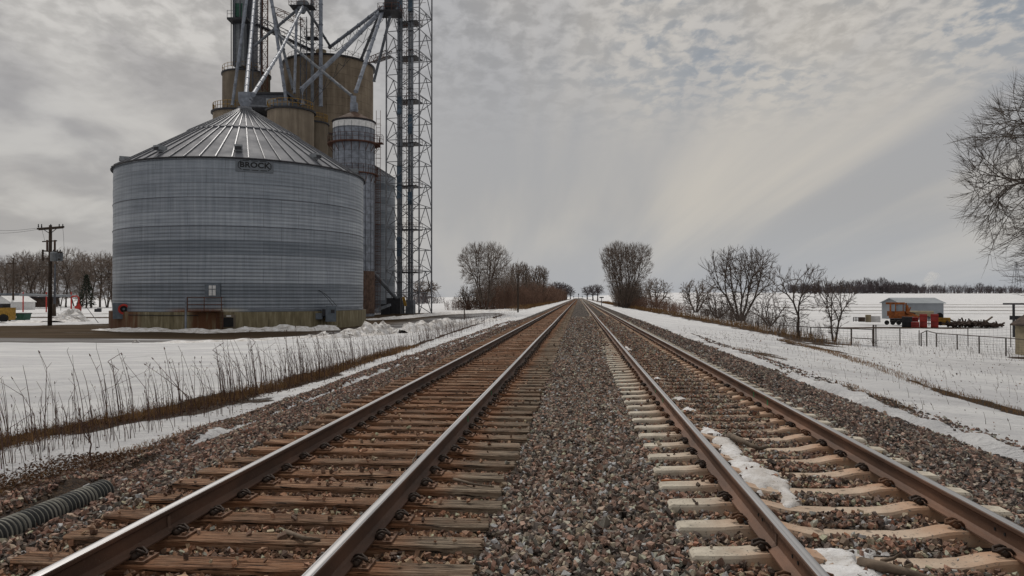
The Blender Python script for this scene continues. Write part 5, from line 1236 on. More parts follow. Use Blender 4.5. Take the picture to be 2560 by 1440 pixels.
lt = [(8, 190, 652, .8), (30, 185, 640, .75), (55, 200, 632, .8), (80, 188, 626, .85), (100, 205, 634, .8), (150, 210, 640, .8), (165, 190, 618, .95), (188, 215, 640, .8), (205, 200, 650, .7), (228, 180, 634, .95), (250, 190, 628, 1.0), (268, 185, 640, .9), (-20, 195, 645, .8), (122, 196, 632, .8), (285, 190, 640, .9), (45, 215, 655, .9), (92, 215, 652, .9), (15, 215, 662, .9), (200, 188, 668, .8)]
ltl = ['at the far left edge', 'behind the small white shed', 'rising over the white shed', 'between the shed and the utility pole', 'just left of the main utility pole']
rows(pr, lt, 'row of bare trees beyond the left yard', lambda i: f'bare tree in the left tree row, {ltl[i]}' if i < 5 else ('bare tree in the left tree row, right of the main utility pole' if lt[i][0] > 125 else 'bare tree in the back of the left tree row'))
pr = [proto_tree(320+i, ('farwood', 'farwood'), stems=(2, 3)[i], n=330, base=.08, fork=.1, rt=.055) for i in range(2)]
rt = []; rr_ = random.Random(9)
tops = [(1985, 712), (2010, 706), (2040, 705), (2075, 704), (2110, 700), (2140, 697), (2165, 693), (2185, 697), (2205, 692), (2225, 700), (2250, 705), (2268, 704), (2290, 712), (2310, 716), (2335, 712), (2360, 722), (2395, 724), (2425, 718), (2450, 706), (2472, 712), (2500, 716), (2530, 722), (2550, 720)]
for px, t in tops: rt.append((px, 640+rr_.uniform(-30, 40), t, rr_.uniform(1.0, 1.35)))
for k in range(26): px = 1975+k*13; rt.append((px+rr_.uniform(-4, 4), 650+rr_.uniform(-20, 30), 708+rr_.uniform(-2, 9)+(3 if px > 2280 else 0), 1.3))
rows(pr, rt, 'distant trees beyond the right snow field', lambda i: ('distant bare tree in the wooded clump on the right horizon' if rt[i][0] < 2330 else 'distant bare tree in the thin line at the far right horizon'))
pr = [proto_tree(340, ('farwood', 'farwood'), stems=1, n=260, base=.35, fork=.3, rt=.05, wd=9)]
rows(pr, [(1468, 520, 716, 1.2), (1482, 500, 712, 1.1), (1494, 480, 710, 1.0), (1416, 560, 712, 1.3), (1405, 450, 705, 1.1), (1390, 400, 704, 1.1), (1426, 600, 722, 1.2)], 'far trees where the tracks vanish', lambda i: 'small far tree right of the vanishing tracks' if i < 3 else 'small far tree left of the vanishing tracks')
# conifer
def conifer(px, D, pyt, label):
    p = W(px, 742, D); p.z = float(base_h(p.x, p.y)); H = (742-pyt)/F*D+CAMH-p.z; rs = np.random.RandomState(4); root = thing('conifer', p, label, 'tree')
    b = MB(); b.tube((0, 0, 0), (0, 0, H), .2, .02, 7); b.build('trunk', 'bark', root, local=True)
    N = 650; z = H*(.08+.9*rs.rand(N)**1.2); r = (1-z/H)*H*.27*rs.uniform(.2, 1, N); a = rs.rand(N)*6.28; P = np.stack([r*np.cos(a), r*np.sin(a), z], 1)
    d = np.stack([np.cos(a)*.4, np.sin(a)*.4, -.12+rs.normal(0, .12, N)], 1)*rs.uniform(.6, 1.6, (N, 1)); V, Fc = tubes(P, P+d, np.full(N, .09), np.full(N, .02), 3); mesh_np('crown', V, Fc, 'needle', root)
conifer(216, 175, 684, 'dark green conifer in front of the left tree row')
# brush left of the tracks and low shrubs under the trees
def brush(name, pts, n, h, wd, label, mat, seed, rad=.012, twigs=7, cat='brush'):
    rs = np.random.RandomState(seed); P0 = []; P1 = []; R0 = []; R1 = []
    ys = [p[1] for p in pts]; t = rs.rand(n); 
    seg = rs.choice(len(pts)-1, n, p=np.array([np.hypot(pts[i+1][0]-pts[i][0], pts[i+1][1]-pts[i][1])**.55 for i in range(len(pts)-1)])/sum(np.hypot(pts[i+1][0]-pts[i][0], pts[i+1][1]-pts[i][1])**.55 for i in range(len(pts)-1)))
    for i in range(n):
        a, b_ = pts[seg[i]], pts[seg[i]+1]; x = a[0]+(b_[0]-a[0])*t[i]+rs.uniform(-1, 1)*wd; y = a[1]+(b_[1]-a[1])*t[i]+rs.uniform(-1, 1)*wd; z = float(base_h(x, y)); dist = math.hypot(x, y)
        H = h*(a[2]*(1-t[i])+b_[2]*t[i])*rs.uniform(.55, 1.0)*(1+.45*float(fbm(np.array(x*.22), np.array(y*.06), 3)))*(1.25 if rs.rand() < .06 else 1); d = np.array([rs.normal(0, .2), rs.normal(0, .2), 1]); r = max(rad, .20/768*dist/2)
        p = np.array([x, y, z]); q = p+d*H*.5; e = q+(d+rs.normal(0, .12, 3))*H*.45; P0 += [p, q]; P1 += [q, e]; R0 += [r*1.5, r]; R1 += [r, r*.6]
        for k in range(twigs):
            f = rs.uniform(.15, .95); s = p+(e-p)*f; dd = np.array([rs.normal(0, .6), rs.normal(0, .6), rs.uniform(.5, 1.4)])*H*.22; P0.append(s); P1.append(s+dd); R0.append(r*.7); R1.append(r*.4)
    V, Fc = tubes(P0, P1, R0, R1, 3); return tag(mesh_np(name, V, Fc, mat), label, cat, kind='stuff')
brush('brush_thicket', [(-24, 150, .35), (-20.5, 150, .5), (-17.5, 152, .9), (-14, 165, 1.0), (-13, 200, 1.05), (-12, 260, 1.1), (-11.5, 360, 1.1), (-11, 520, 1.0)], 4200, 5.4, 2.6, 'dense red brown leafless brush along the left of the tracks', 'twig_red', 5)
brush('brush_thicket', [(-19, 152, .7), (-16.5, 160, 1.0), (-15, 185, 1.0), (-14, 230, .9), (-13, 300, .7)], 700, 8.6, 2.4, 'tall bare saplings rising out of the brown brush left of the tracks', 'twig_pale', 15, .012, 10)
brush('brush_thicket', [(8.5, 171, .8), (11, 172, 1.0), (13.5, 170, .8)], 420, 6.6, 1.2, 'dense bare shoots filling the lower half of the tall tree', 'twig_pale', 16, .012, 9)
brush('brush_thicket', [(11, 172, 1.0), (15, 158, .9), (18, 135, .6)], 500, 3.0, 2.2, 'brown leafless brush round the foot of the tall tree', 'twig_red', 6)
brush('brush_thicket', [(15.5, 52, .55), (16, 70, .8), (17.5, 90, 1.1), (19.5, 112, 1.0), (19, 128, .8)], 420, 1.9, 1.8, 'tangled grey twigs along the bank under the right trees', 'twig', 7, .006, 9)
brush('tree_belt', [(45*4.2, 655, .9), (60*5, 660, .8), (95*4.6, 660, .45)], 1500, 9, 9, 'dark continuous wood edge on the right horizon', 'farwood', 8, .05, 6, 'wood')
brush('tree_belt', [(-115, 260, .8), (-60, 262, .7), (-58, 300, .4)], 500, 7, 6, 'dark brush closing the back of the left yard', 'farwood', 18, .03, 6, 'wood')
brush('dry_grass', [(14.3, 44, .8), (14.5, 62, 1), (14.3, 105, 1.1), (11.5, 160, 1.3), (9.5, 300, 1.4)], 2600, .55, 1.5, 'tawny dry grass on the bank right of the tracks', 'drygrass', 9, .006, 4, 'grass')
brush('dry_grass', [(-10.5, 125, 1), (-10, 200, 1), (-9, 300, 1)], 700, .8, 1.2, 'tawny dry grass below the left brush', 'drygrass', 10, .006, 3, 'grass')

for seed_, pts_, n_, h_, w_ in ((61, [(-8.5, 8, 1), (-8.3, 11, 1), (-7.3, 15, 1.2), (-7.0, 20, 1), (-7.05, 25, .9), (-7.1, 32, .7)], 5200, .16, .42), (62, [(-6.2, 6, 1), (-5.9, 9, .8), (-5.7, 12, .6)], 1100, .10, .3), (63, [(5.5, 13.5, .8), (5.6, 16, 1), (5.8, 18, .7)], 500, .09, .35), (65, [(6.3, 25, .7), (6.2, 27, 1), (6.1, 30, .8)], 450, .09, .5), (64, [(8.9, 12, .8), (8.1, 15, 1), (8.4, 19, .8), (9.4, 24, .6), (10.8, 34, 1), (11.5, 45, 1)], 2200, .12, .35)):
    brush('dry_grass', pts_, n_, h_, w_, {61: 'matted tan dry grass along the foot of the weed row', 62: 'sparse tan grass between the pipe and the snow', 63: 'scattered grass tufts at the right gravel edge, nearer patch', 65: 'scattered grass tufts at the right gravel edge, farther patch', 64: 'thin line of dry grass across the right snow'}[seed_], 'drygrass', seed_, .0028, 3, 'grass')
# ------------------------------------------------------------------ weeds left of the tracks
def weeds():
    rs = np.random.RandomState(21); P0 = []; P1 = []; R0 = []; R1 = []
    def stem(x, y, H, lean, r, nt=1):
        z = float(base_h(x, y)); p = np.array([x, y, z-.03]); d = np.array([rs.normal(-.03, .05), rs.normal(0, .05), 1.0]); n = 5
        for k in range(n):
            q = p+d/np.linalg.norm(d)*H/n; P0.append(p); P1.append(q); R0.append(r*(1-.13*k)); R1.append(r*(1-.13*(k+1)))
            if k == n-1 and rs.rand() < .3: P0.append(q); P1.append(q+d/np.linalg.norm(d)*.045); R0.append(r*1.6); R1.append(r*.7)
            if rs.rand() < .06: d = d+np.array([rs.normal(0, .7), rs.normal(0, .4), -.1])
            if k >= 1 and rs.rand() < .30*nt:
                e = np.array([rs.normal(0, .5), rs.normal(0, .5), rs.uniform(.3, 1)])*.10*H; P0.append(q); P1.append(q+e); R0.append(r*.5); R1.append(r*.3)
            p = q; d = d+np.array([-lean*rs.uniform(.3, 1), rs.normal(0, .05), 0])*.5
    def along(n, y0, y1, wd, h0, h1, pw=1.0, off=0, rr=.0055):
        for i in range(n):
            y = y0+(y1-y0)*rs.rand()**pw
            if rs.rand() < .5: y = round(y*1.2)/1.2+rs.normal(0, .10)
            x = np.interp(y, [p[1] for p in RIDGE], [p[0] for p in RIDGE])+rs.normal(0, wd)+off; H = rs.uniform(h0, h1)*(1 if y < 30 else .85)
            stem(x, y, H, rs.uniform(0, .35), max(rr*rs.uniform(.6, 1.25), .18/768*y/2))
    along(360, 8.5, 22, .35, .30, 1.0); along(95, 9, 24, .35, .9, 1.4, rr=.0075); along(430, 18, 48, .45, .3, .9, rr=.006); along(150, 20, 60, .45, .7, 1.2, rr=.007); along(360, 45, 92, .8, .25, .7)
    along(190, 8.0, 13.5, .35, .18, .55, off=1.1, rr=.0045); along(60, 7.5, 12, .3, .3, .7, off=1.5, rr=.0045)
    for i in range(650):                                   # scattered on the right snow
        y = rs.uniform(9, 50); x = rs.uniform(5.8, 15); stem(x, y, rs.uniform(.04, .26), .3, .0045)
    for i in range(9): y = rs.uniform(12, 26); stem(rs.uniform(7, 12), y, rs.uniform(.4, .8), .1, .0035)
    for i in range(500):                                   # by the fence
        y = rs.uniform(38, 60); x = rs.uniform(15, 28); stem(x, y, rs.uniform(.15, .55), .3, .006)
    V, Fc = tubes(P0, P1, R0, R1, 4); tag(mesh_np('dry_weeds', V, Fc, 'weed'), 'thin dark dry weed stems standing out of the snow along the tracks', 'weeds', kind='stuff')
    # taller single saplings
    for i, (px, py, t, lab) in enumerate(((553, 1000, 870, 'tall dark branched sapling standing out of the weed row'), (640, 985, 850, 'tall split sapling right of the branched one in the weed row'), (295, 1050, 900, 'leaning bent stalk in the left part of the weed row'), (228, 1180, 1060, 'single straight dead stalk nearest the lower left corner'))):
        p = ground_px(px, py); dep = proj(p)[2]; H = (py-t)/F*dep; b = MB(); r2 = random.Random(i); pts = [Vector((0, 0, -.05))]; lean = -.12
        for k in range(1, 8): pts.append(Vector((lean*H*(k/7)**2+r2.gauss(0, .01), r2.gauss(0, .01), H*k/7)))
        b.path(pts, [.013*(1-.1*k) for k in range(8)], 6)
        for k in (4, 5, 6): b.path([pts[k], pts[k]+Vector((r2.choice((-1, 1))*.09, 0, .12)), pts[k]+Vector((r2.choice((-1, 1))*.13, .02, .26))], .005, 5)
        o = b.build('sapling', 'weed'); o.location = p; tag(o, lab, 'sapling')
weeds()
def litter():
    rs = np.random.RandomState(31); V = []; Fc = []; n = 0
    pts = []
    for i in range(26000):
        u = rs.rand()
        if u < .72: y = 7+rs.rand()**1.3*22; ci = np.interp(y, [p[1] for p in RIDGE], [p[0] for p in RIDGE]); w_ = np.interp(y, [p[1] for p in RIDGE], [p[2] for p in RIDGE]); x = ci+rs.normal(0, w_*.55)
        else: y = rs.uniform(4.5, 9.5); x = rs.normal(-6.1, .35)
        pts.append((x, y))
    pts = np.array(pts); N = len(pts); z = base_h(pts[:, 0], pts[:, 1])+.05*fbm(pts[:, 0]*.35, pts[:, 1]*.2)+.035*fbm(pts[:, 0]*1.3, pts[:, 1]*.9)
    L = rs.uniform(.010, .030, N); d = rs.normal(size=(N, 3)); d[:, 2] *= .5; d /= np.linalg.norm(d, axis=1, keepdims=True); e = np.cross(d, rs.normal(size=(N, 3))); e /= np.linalg.norm(e, axis=1, keepdims=True)
    P = np.stack([pts[:, 0], pts[:, 1], z+rs.uniform(.005, .05, N)], 1); Q = np.stack([P-d*L[:, None], P+e*L[:, None]*.4, P+d*L[:, None], P-e*L[:, None]*.4], 1)
    o = mesh_np('leaf_litter', Q.reshape(-1, 3), np.arange(N*4).reshape(-1, 4), 'litter'); tag(o, 'brown dead leaves and grass lying along the weed row', 'leaf litter', kind='stuff')
litter()

# ------------------------------------------------------------------ left yard
def pole(px, D, pyt, r, label, mat='pole', base=None):
    p = W(px, 742, D); p.z = float(base_h(p.x, p.y))-.1; z1 = CAMH+(742-pyt)/F*D; root = thing('utility_pole', p, label, 'utility pole')
    b = MB(); b.tube(p, (p.x, p.y, z1), r, r*.7, 12); b.build('post', mat, root, smooth=True); return root, p, z1
rx = Vector((math.cos(PHI), math.sin(PHI), 0)); fw = Vector((-math.sin(PHI), math.cos(PHI), 0))
root, p, z1 = pole(125, 70, 563, .19, 'main utility pole with crossarm and transformers, left of the steel bin')
D = 70; q = lambda px, py, d=D: W(px, py, d)
b = MB(); b.beam(q(93, 572, D-.25), q(160, 567, D-.25), .13, .15); b.beam(q(97, 574, D+.25), q(158, 569, D+.25), .12, .14); b.build('crossarm', 'pole', root)
b = MB(); b.beam(q(108, 573), q(123, 583), .05); b.beam(q(142, 571), q(127, 583), .05); b.build('brace', 'dark', root)
for i, px in enumerate((96, 104, 148, 157, 127)):
    b = MB(); b.lathe(q(px, 566), [(.05, -.1), (.06, 0), (.035, .08), (.055, .12), (.03, .22)], 8); b.build('insulator', 'dark', root)
b = MB(); b.beam(q(106, 627), q(155, 631), .12); b.beam(q(106, 647), q(150, 648), .1); b.beam(q(107, 624), q(107, 652), .12); b.beam(q(106, 604), q(142, 602), .1); b.build('bracket', 'pole', root)
for px in (118, 137):
    b = MB(); b.tube(q(px, 600), q(px, 628), .09, n=8); b.build('fuse_cutout', 'dryer_rust', root)
for i, (px, d) in enumerate(((133, 69.6), (142, 70.1), (150, 70.5))):
    c = q(px, 641, d); b = MB(); b.lathe(c, [(.05, -.45), (.24, -.42), (.26, .3), (.2, .4), (.05, .44)], 14, capb=True); t = b.build('transformer', 'grey', root)
    b = MB(); b.tube(c+Vector((0, 0, .42)), c+Vector((.05, 0, .62)), .05, n=7); b.build('bushing', 'dark', t)
b = MB(); b.path([q(157, 570), q(159, 590), q(160, 620), q(150, 634)], .012, 5); b.path([q(105, 575), q(109, 590), q(112, 602)], .012, 5); b.build('drop_wire', 'wire', root)
root2, p2, z2 = pole(33, 150, 645, .2, 'distant thin wooden pole by the small white shed'); b = MB(); b.beam(W(16, 659, 150), W(40, 659, 150), .16); b.build('crossarm', 'pole', root2)
pole(137, 105, 660, .16, 'grey pole standing behind the main utility pole', 'tower'); pole(135, 104, 760, .3, 'dark bollard stump behind the main utility pole foot', 'pole')
for i, (a, b_, lab) in enumerate((((94, 570, 70), (-60, 570, 75), 'upper overhead wire running left from the main pole'), ((97, 573, 70), (-60, 579, 75), 'lower overhead wire running left from the main pole'), ((30, 640, 150), (-60, 632, 150), 'faint distant wire over the left tree row'))):
    A, B = W(*a), W(*b_); pts = [A.lerp(B, t/8)-Vector((0, 0, .25*math.sin(math.pi*t/8))) for t in range(9)]; o = MB().path([x-A for x in pts], .013 if i < 2 else .02, 4).build('overhead_wire', 'wire'); o.location = A; tag(o, lab, 'wire')
# shed
def gable(root, c, L, Wd, h, rise, rz, wall, roof, over=.2, th=.08):
    Q = Matrix.Rotation(rz, 3, 'Z'); T = lambda x, y, z: Q @ Vector((x, y, z))+Vector(c)
    V = [T(-L/2, -Wd/2, 0), T(L/2, -Wd/2, 0), T(L/2, Wd/2, 0), T(-L/2, Wd/2, 0), T(-L/2, -Wd/2, h), T(L/2, -Wd/2, h), T(L/2, Wd/2, h), T(-L/2, Wd/2, h), T(-L/2, 0, h+rise), T(L/2, 0, h+rise)]
    w_ = MB().add(V, [(0, 1, 5, 4), (2, 3, 7, 6), (1, 2, 6, 9, 5), (3, 0, 4, 8, 7)]).build('wall', wall, root); r = MB()
    k = rise/(Wd/2)
    for s in (-1, 1):
        a, b_ = T(-L/2-over, s*(Wd/2+over), h-over*k+.02), T(L/2+over, s*(Wd/2+over), h-over*k+.02); c_, d = T(L/2+over, 0, h+rise+.02), T(-L/2-over, 0, h+rise+.02); u = Vector((0, 0, th))
        r.add([a, b_, c_, d, a+u, b_+u, c_+u, d+u], [(0, 1, 2, 3), (4, 5, 6, 7), (0, 1, 5, 4), (1, 2, 6, 5), (3, 0, 4, 7)])
    return w_, r.build('roof', roof, root), T
g = root_at('shed', 36, 150, 'small white gabled shed at the far left edge', 'shed'); p = W(36, 742, 152); p.z = -1
_, _, T = gable(g, p, 6, 4.0, 1.75, 1.1, R_(84), 'white', 'white'); b = MB()
for x, z in ((-.5, 1.0), (.45, 1.0)): b.box(T(-3.05, x, z+.1), (.08, .55, .5), R_(84))
b.build('window', 'dark', g)
g = root_at('long_shed', 60, 165, 'low dark open shed behind the white shed', 'shed'); b = MB(); wbox3(-20, 25, 738, 762, 165, 4, b); b.build('wall', 'dark', g); b = MB(); wbox3(-24, 60, 733, 738, 164, 5, b); b.build('roof', 'tube_dark', g)
g = root_at('dark_shed', 105, 170, 'low dark building with snowy ground in front, behind the utility poles', 'shed'); b = MB(); wbox3(62, 118, 745, 768, 168, 4, b); b.build('wall', 'shingle', g); b = MB(); wbox3(60, 120, 742, 745, 167.6, 4.4, b); b.build('roof', 'dark', g)
g = root_at('overhead_pipe', 120, 130, 'long pale green overhead pipe on red posts behind the poles', 'pipe'); b = MB(); b.tube(W(50, 737, 130), W(190, 740, 130), .2, n=10); b.build('pipe_barrel', 'grey', g)
for px, y1 in ((58, 770), (116, 771), (178, 776)):
    b = MB(); P = W(px, 730, 130); b.beam((P.x, P.y, -.95), P, .14); b.build('post', 'red', g)
g = root_at('loading_arm', 192, 118, 'red loading arm with red valve box on the snow', 'loading arm'); b = MB(); b.path([W(180, 741, 118), W(192, 740, 118), W(197, 745, 118), W(197, 762, 118)], .11, 7); b.tube(W(179, 741, 118), W(179, 776, 118), .07, n=6); b.build('arm_pipe', 'red', g)
b = MB(); b.box(W(195, 771, 118), (.75, .6, .75), PHI); b.box(W(197, 762, 118), (.4, .35, .35), PHI+.5); b.build('valve_box', 'red', g)
g = root_at('dumpster', 47, 83, 'dark green dumpster with a white notice on its side', 'dumpster'); P = W(47, 792, 83)
b = MB(); a = [(-.85, -.35), (.85, -.35), (1.0, .35), (-.9, .35)]; V = []
for yy in (-.6, .6): V += [P+rx*x+fw*yy+Vector((0, 0, z)) for x, z in a]
b.add(V, [(0, 1, 2, 3), (7, 6, 5, 4), (0, 4, 5, 1), (1, 5, 6, 2), (3, 0, 4, 7)][:4]+[(0, 3, 7, 4)]); b.build('body', 'green', g)
b = MB(); b.box(P+Vector((0, 0, .38)), (2.05, 1.35, .08), PHI); b.build('lid', 'dark', g); b = MB(); b.box(P-fw*.62+Vector((.0, 0, 0)), (.3, .03, .22), PHI); b.build('notice', 'white', g)
for s in (-.7, .8): b = MB(); b.tube(P+rx*s-fw*.4+Vector((0, 0, -.42)), P+rx*s-fw*.5+Vector((0, 0, -.42)), .12, n=10); b.build('wheel', 'black', g)
g = root_at('wheel_loader', 5, 80, 'yellow loader with dark cab cut by the left edge', 'loader'); P = W(4, 783, 80)
b = MB(); b.box(P, (2.0, 1.5, 1.15), PHI); b.box(P+rx*.6+Vector((0, 0, -.35)), (.9, 1.2, .7), PHI); b.build('body', 'yellow', g); g.children[-1].data.materials[0] = M['yellow']
b = MB(); b.box(P+Vector((0, 0, .78))-rx*.1, (1.2, 1.3, .42), PHI); b.build('cab', 'dark', g)
for s in (-.6, .75): b = MB(); b.tube(P+rx*s-fw*.95+Vector((0, 0, -.5)), P+rx*s-fw*.65+Vector((0, 0, -.5)), .42, n=14); b.build('wheel', 'black', g)
b = MB(); P = W(245, 776, 110); b.box((0, 0, 0), (.8, .8, .45), .4); b.box((.2, 0, .25), (.5, .5, .1), .4); o = b.build('utility_box', 'dark'); o.location = P; tag(o, 'small dark box on the snow just left of the steel bin', 'box')
b = MB(); A = W(218, 770, 80); B = W(248, 810, 76); b.tube((0, 0, 0), B-A, .035, n=5); o = b.build('leaning_rod', 'dark'); o.location = A; tag(o, 'thin dark rod leaning beside the steel bin corner', 'rod')
for i, (px, pb, h, lab) in enumerate(((152, 776, .9, 'short dark stake behind the utility pole'), (55, 772, 1.0, 'short dark stake near the white shed'), (1161, 800, 1.4, 'lone thin sign post by the road behind the snow ridge'), (1295, 781, 5.4, 'old weathered pole standing in front of the left brush'))):
    P = ground_px(px, pb); dep = proj(P)[2]; b = MB(); b.tube((0, 0, -.1), (0, 0, h), .05 if h < 3 else .12, n=6)
    if h == 1.4: b.box((0, 0, 1.25), (.12, .03, .25))
    o = b.build('post', 'pole'); o.location = P; tag(o, lab, 'post')

# ------------------------------------------------------------------ track side posts and far things
for px, py, h, lab in ((1504, 768, 2.0, 'small grey post with crossbar beside the right track'), ):
    P = ground_px(px, py); o = MB().tube((0, 0, 0), (0, 0, h), .07, n=6).box((0, 0, h), (.9, .1, .25)).build('marker_post', 'tower'); o.location = P; tag(o, lab, 'post')
g = thing('signal', (-.2, 700, 0), 'tiny far railway signal mast where the tracks vanish', 'signal'); b = MB(); b.tube((-.2, 700, 0), (-.2, 700, 4), .2, n=6); b.build('mast', 'dark', g); b = MB(); b.box((-.2, 700, 4), (.9, .4, 1.2)); b.build('signal_head', 'dark', g)
for i, x in enumerate((-4.5, 3.0)):
    o = MB().tube((0, 0, 0), (0, 0, 2.4), .18, n=6).box((0, 0, 2.2), (.8, .3, .7)).build('far_sign', 'dark'); o.location = (x, 680, 0); tag(o, ('tiny dark sign left' if i == 0 else 'tiny dark sign right')+' of the far signal on the horizon', 'sign')

# ------------------------------------------------------------------ right yard
g = root_at('metal_barn', 2278, 118, 'grey metal barn with pale roof on the snow field', 'barn'); P = ground_px(2278, 800); 
D = 112; L = 112/F*D; c = W(2280, 742, D+2.5); c.z = float(base_h(c.x, c.y))-.1
top = CAMH+(742-746)/F*(D+2.5)-c.z; eav = CAMH+(742-758)/F*D-c.z
gable(g, c, L, 5, eav, top-eav, PHI+.05, 'barn', 'barnroof', .25)
# orange machine
def machine():
    D = 88; g = root_at('tracked_excavator', 2250, D, 'old orange excavator with windowed cab, in front of the metal barn', 'excavator', -1.6)
    P = lambda px, py, d=D: W(px, py, d)
    b = MB()
    for x0, x1, y0, y1 in ((2225, 2229, 757, 792), (2237, 2241, 757, 780), (2256, 2260, 757, 780), (2265, 2268, 757, 780), (2225, 2268, 756, 761), (2228, 2268, 778, 790)): wbox3(x0, x1, y0, y1, D, 1.5 if y1-y0 < 15 else .2, b, face=True)
    cab = b.build('cab_frame', 'orange', g)
    for x0, x1 in ((2229, 2237), (2241, 2256), (2260, 2265)): wbox3(x0, x1, 761, 778, D+.08, .05, face=True).build('window', 'glass', cab)
    b = MB(); wbox3(2244, 2250, 770, 778, D+.5, .5, b, face=True); b.build('seat', 'dark', cab)
    b = MB(); wbox3(2232, 2284, 788, 796, D-.05, 1.3, b, face=True); wbox3(2266, 2280, 781, 789, D, 1.0, b, face=True); b.build('body', 'orange', g)
    b = MB(); b.beam(P(2267, 763), P(2272, 788), .22); b.beam(P(2264, 779), P(2296, 794), .30); b.beam(P(2276, 768), P(2270, 784), .12); b.build('boom', 'orange', g)
    b = MB(); b.beam(P(2268, 780), P(2288, 784), .16); b.beam(P(2270, 792), P(2290, 800), .2); b.build('hydraulics', 'dark', g)
    b = MB(); b.tube(P(2236, 802), P(2278, 802), .22, n=10); wbox3(2234, 2280, 797, 806, D+.1, 1.2, b, face=True); b.build('track', 'black', g)
machine()
def junk(name, px0, px1, py0, py1, D, mat, label, cat, kind='box', depth=1.2, extra=None):
    c = W((px0+px1)/2, py1, D); w_ = (px1-px0)/F*D; h = (py1-py0)/F*D; g = thing(name, c, label, cat, None, -math.atan2(c.x, c.y)); b = MB()
    if kind == 'box':
        b.box((0, 0, h/2), (w_, depth, h)); b.build('body', mat, g, local=True); b = MB()
        for z in (.12, .5, .88): b.box((0, -depth/2-.03, h*z), (w_*1.03, .05, h*.05))
        b.build('rib', extra or mat, g, local=True)
    elif kind == 'tank':
        b.tube((-w_/2, 0, h/2), (w_/2, 0, h/2), h/2, n=18); b.build('shell', mat, g, local=True); b = MB()
        for x in (-.3, .3): b.box((w_*x, 0, h*.08), (.12, h*.7, h*.2))
        b.build('cradle', 'dark', g, local=True)
    elif kind == 'tyres':
        n = max(2, int(w_/.45))
        for k in range(n): b.tube((-w_/2+(k+.5)*w_/n, -depth/2, h/2), (-w_/2+(k+.5)*w_/n, depth/2, h/2), min(h/2, w_/n*.52), n=14)
        b.build('roller', mat, g, local=True)
    elif kind == 'rack':
        for x in (-w_/2, 0, w_/2): b.beam((x, 0, 0), (x, 0, h), .08)
        for z in (0.3, .6, .97): b.beam((-w_/2, 0, h*z), (w_/2, 0, h*z), .08)
        b.build('frame', mat, g, local=True)
    return g
junk('storage_tank', 2268, 2330, 777, 792, 92, 'tan', 'long tan tank lying behind the red containers', 'tank', 'tank')
junk('red_container', 2300, 2317, 785, 819, 82, 'dull_red', 'tall narrow faded red container, left of the upright pair', 'container', extra='red')
junk('red_container', 2328, 2345, 785, 819, 82, 'dull_red', 'tall narrow dark red container, right of the upright pair', 'container', extra='red')
junk('red_crate', 2279, 2297, 805, 819, 81.5, 'dull_red', 'low red crate at the foot of the red containers', 'crate'); junk('red_crate', 2281, 2295, 793, 804, 83.5, 'dull_red', 'small red crate stacked behind the low one', 'crate')
junk('steel_rack', 2318, 2327, 792, 816, 83, 'dark', 'dark rack between the two tall red containers', 'rack', 'rack')
junk('roller', 2212, 2252, 801, 812, 82, 'black', 'low black rollers lying left of the dark block', 'roller', 'tyres'); junk('dark_block', 2256, 2279, 792, 818, 82.5, 'dark', 'dark machine block between rollers and red crates', 'machine')
junk('white_tank', 2179, 2200, 790, 805, 90, 'white', 'small pale grey box tank on the snow, left of the excavator', 'tank'); junk('tan_cabinet', 2164, 2177, 787, 805, 90, 'tan', 'tan cabinet beside the small pale tank', 'cabinet')
junk('steel_rack', 2134, 2146, 793, 804, 90, 'dark', 'leftmost dark rack in the junk row', 'rack', 'rack'); junk('green_crate', 2147, 2162, 793, 804, 90, 'shingle', 'dull dark crate in the left of the junk row', 'crate')
g = junk('yellow_machine', 2346, 2374, 794, 813, 83, 'yellow', 'yellow engine machine with dark hood, right of the red containers', 'machine'); b = MB(); b.tube((-.4, -.3, 1.0), (-.4, .5, 1.0), .35, n=12); b.build('hood', 'black', g, local=True)
for s in (-.35, .35): b = MB(); b.tube((s, -.75, .2), (s, -.6, .2), .22, n=12); b.build('wheel', 'black', g, local=True)
def scrap():
    rs = random.Random(5); b = MB()
    for i in range(260):
        t = rs.random(); px = 2372+t*128; P = W(px, 812-8*rs.random()**1.2*(1-abs(t-.45)*1.2)+t*3, 82+rs.uniform(-1, 1.5)); d = Vector((rs.gauss(0, 1), rs.gauss(0, .5), rs.gauss(0, .3))).normalized()*rs.uniform(.15, .75)
        b.tube(P-d, P+d, rs.uniform(.03, .10), n=5)
    tag(b.build('scrap_pile', 'shingle'), 'long heap of dark brush and scrap wood right of the yellow machine', 'scrap', kind='stuff')
scrap()
A = W(2462, 806, 82); B = W(2481, 792, 82); o = MB().beam((0, 0, 0), B-A, .14).build('plank', 'grey_wood'); o.location = A; tag(o, 'grey plank sticking up from the scrap heap', 'plank')
# corner shed and canopy
g = root_at('garden_shed', 2600, 40, 'tan board shed with brown shingle roof at the right edge', 'shed'); P = W(2652, 742, 41.5); P.z = float(base_h(P.x, P.y))-.1
gable(g, P, 3.4, 2.8, CAMH+(742-817)/F*40-P.z+.05, .95, PHI+R_(88), 'tan', 'shingle', .18)
b = MB(); wl = W(2536, 742, 40.3)
for k in range(7): x = W(2537+k*6, 742, 40.35); b.box((x.x, x.y, (P.z+CAMH-.0)/2-.4), (.02, .02, 1.4), PHI)
bpy.data.objects.remove
g = root_at('open_canopy', 2560, 62, 'dark open canopy on posts behind the corner shed', 'canopy'); b = MB(); wbox3(2526, 2620, 758, 762, 62, 1.0, b, face=True); b.build('roof', 'dark', g)
for px in (2534, 2590): b = MB(); Q = W(px, 762, 62.3); b.beam((Q.x, Q.y, -1.6), Q, .14); b.build('post', 'dark', g)
b = MB(); wbox3(2536, 2600, 790, 800, 62, .6, b, face=True); b.build('bench', 'dark', g)
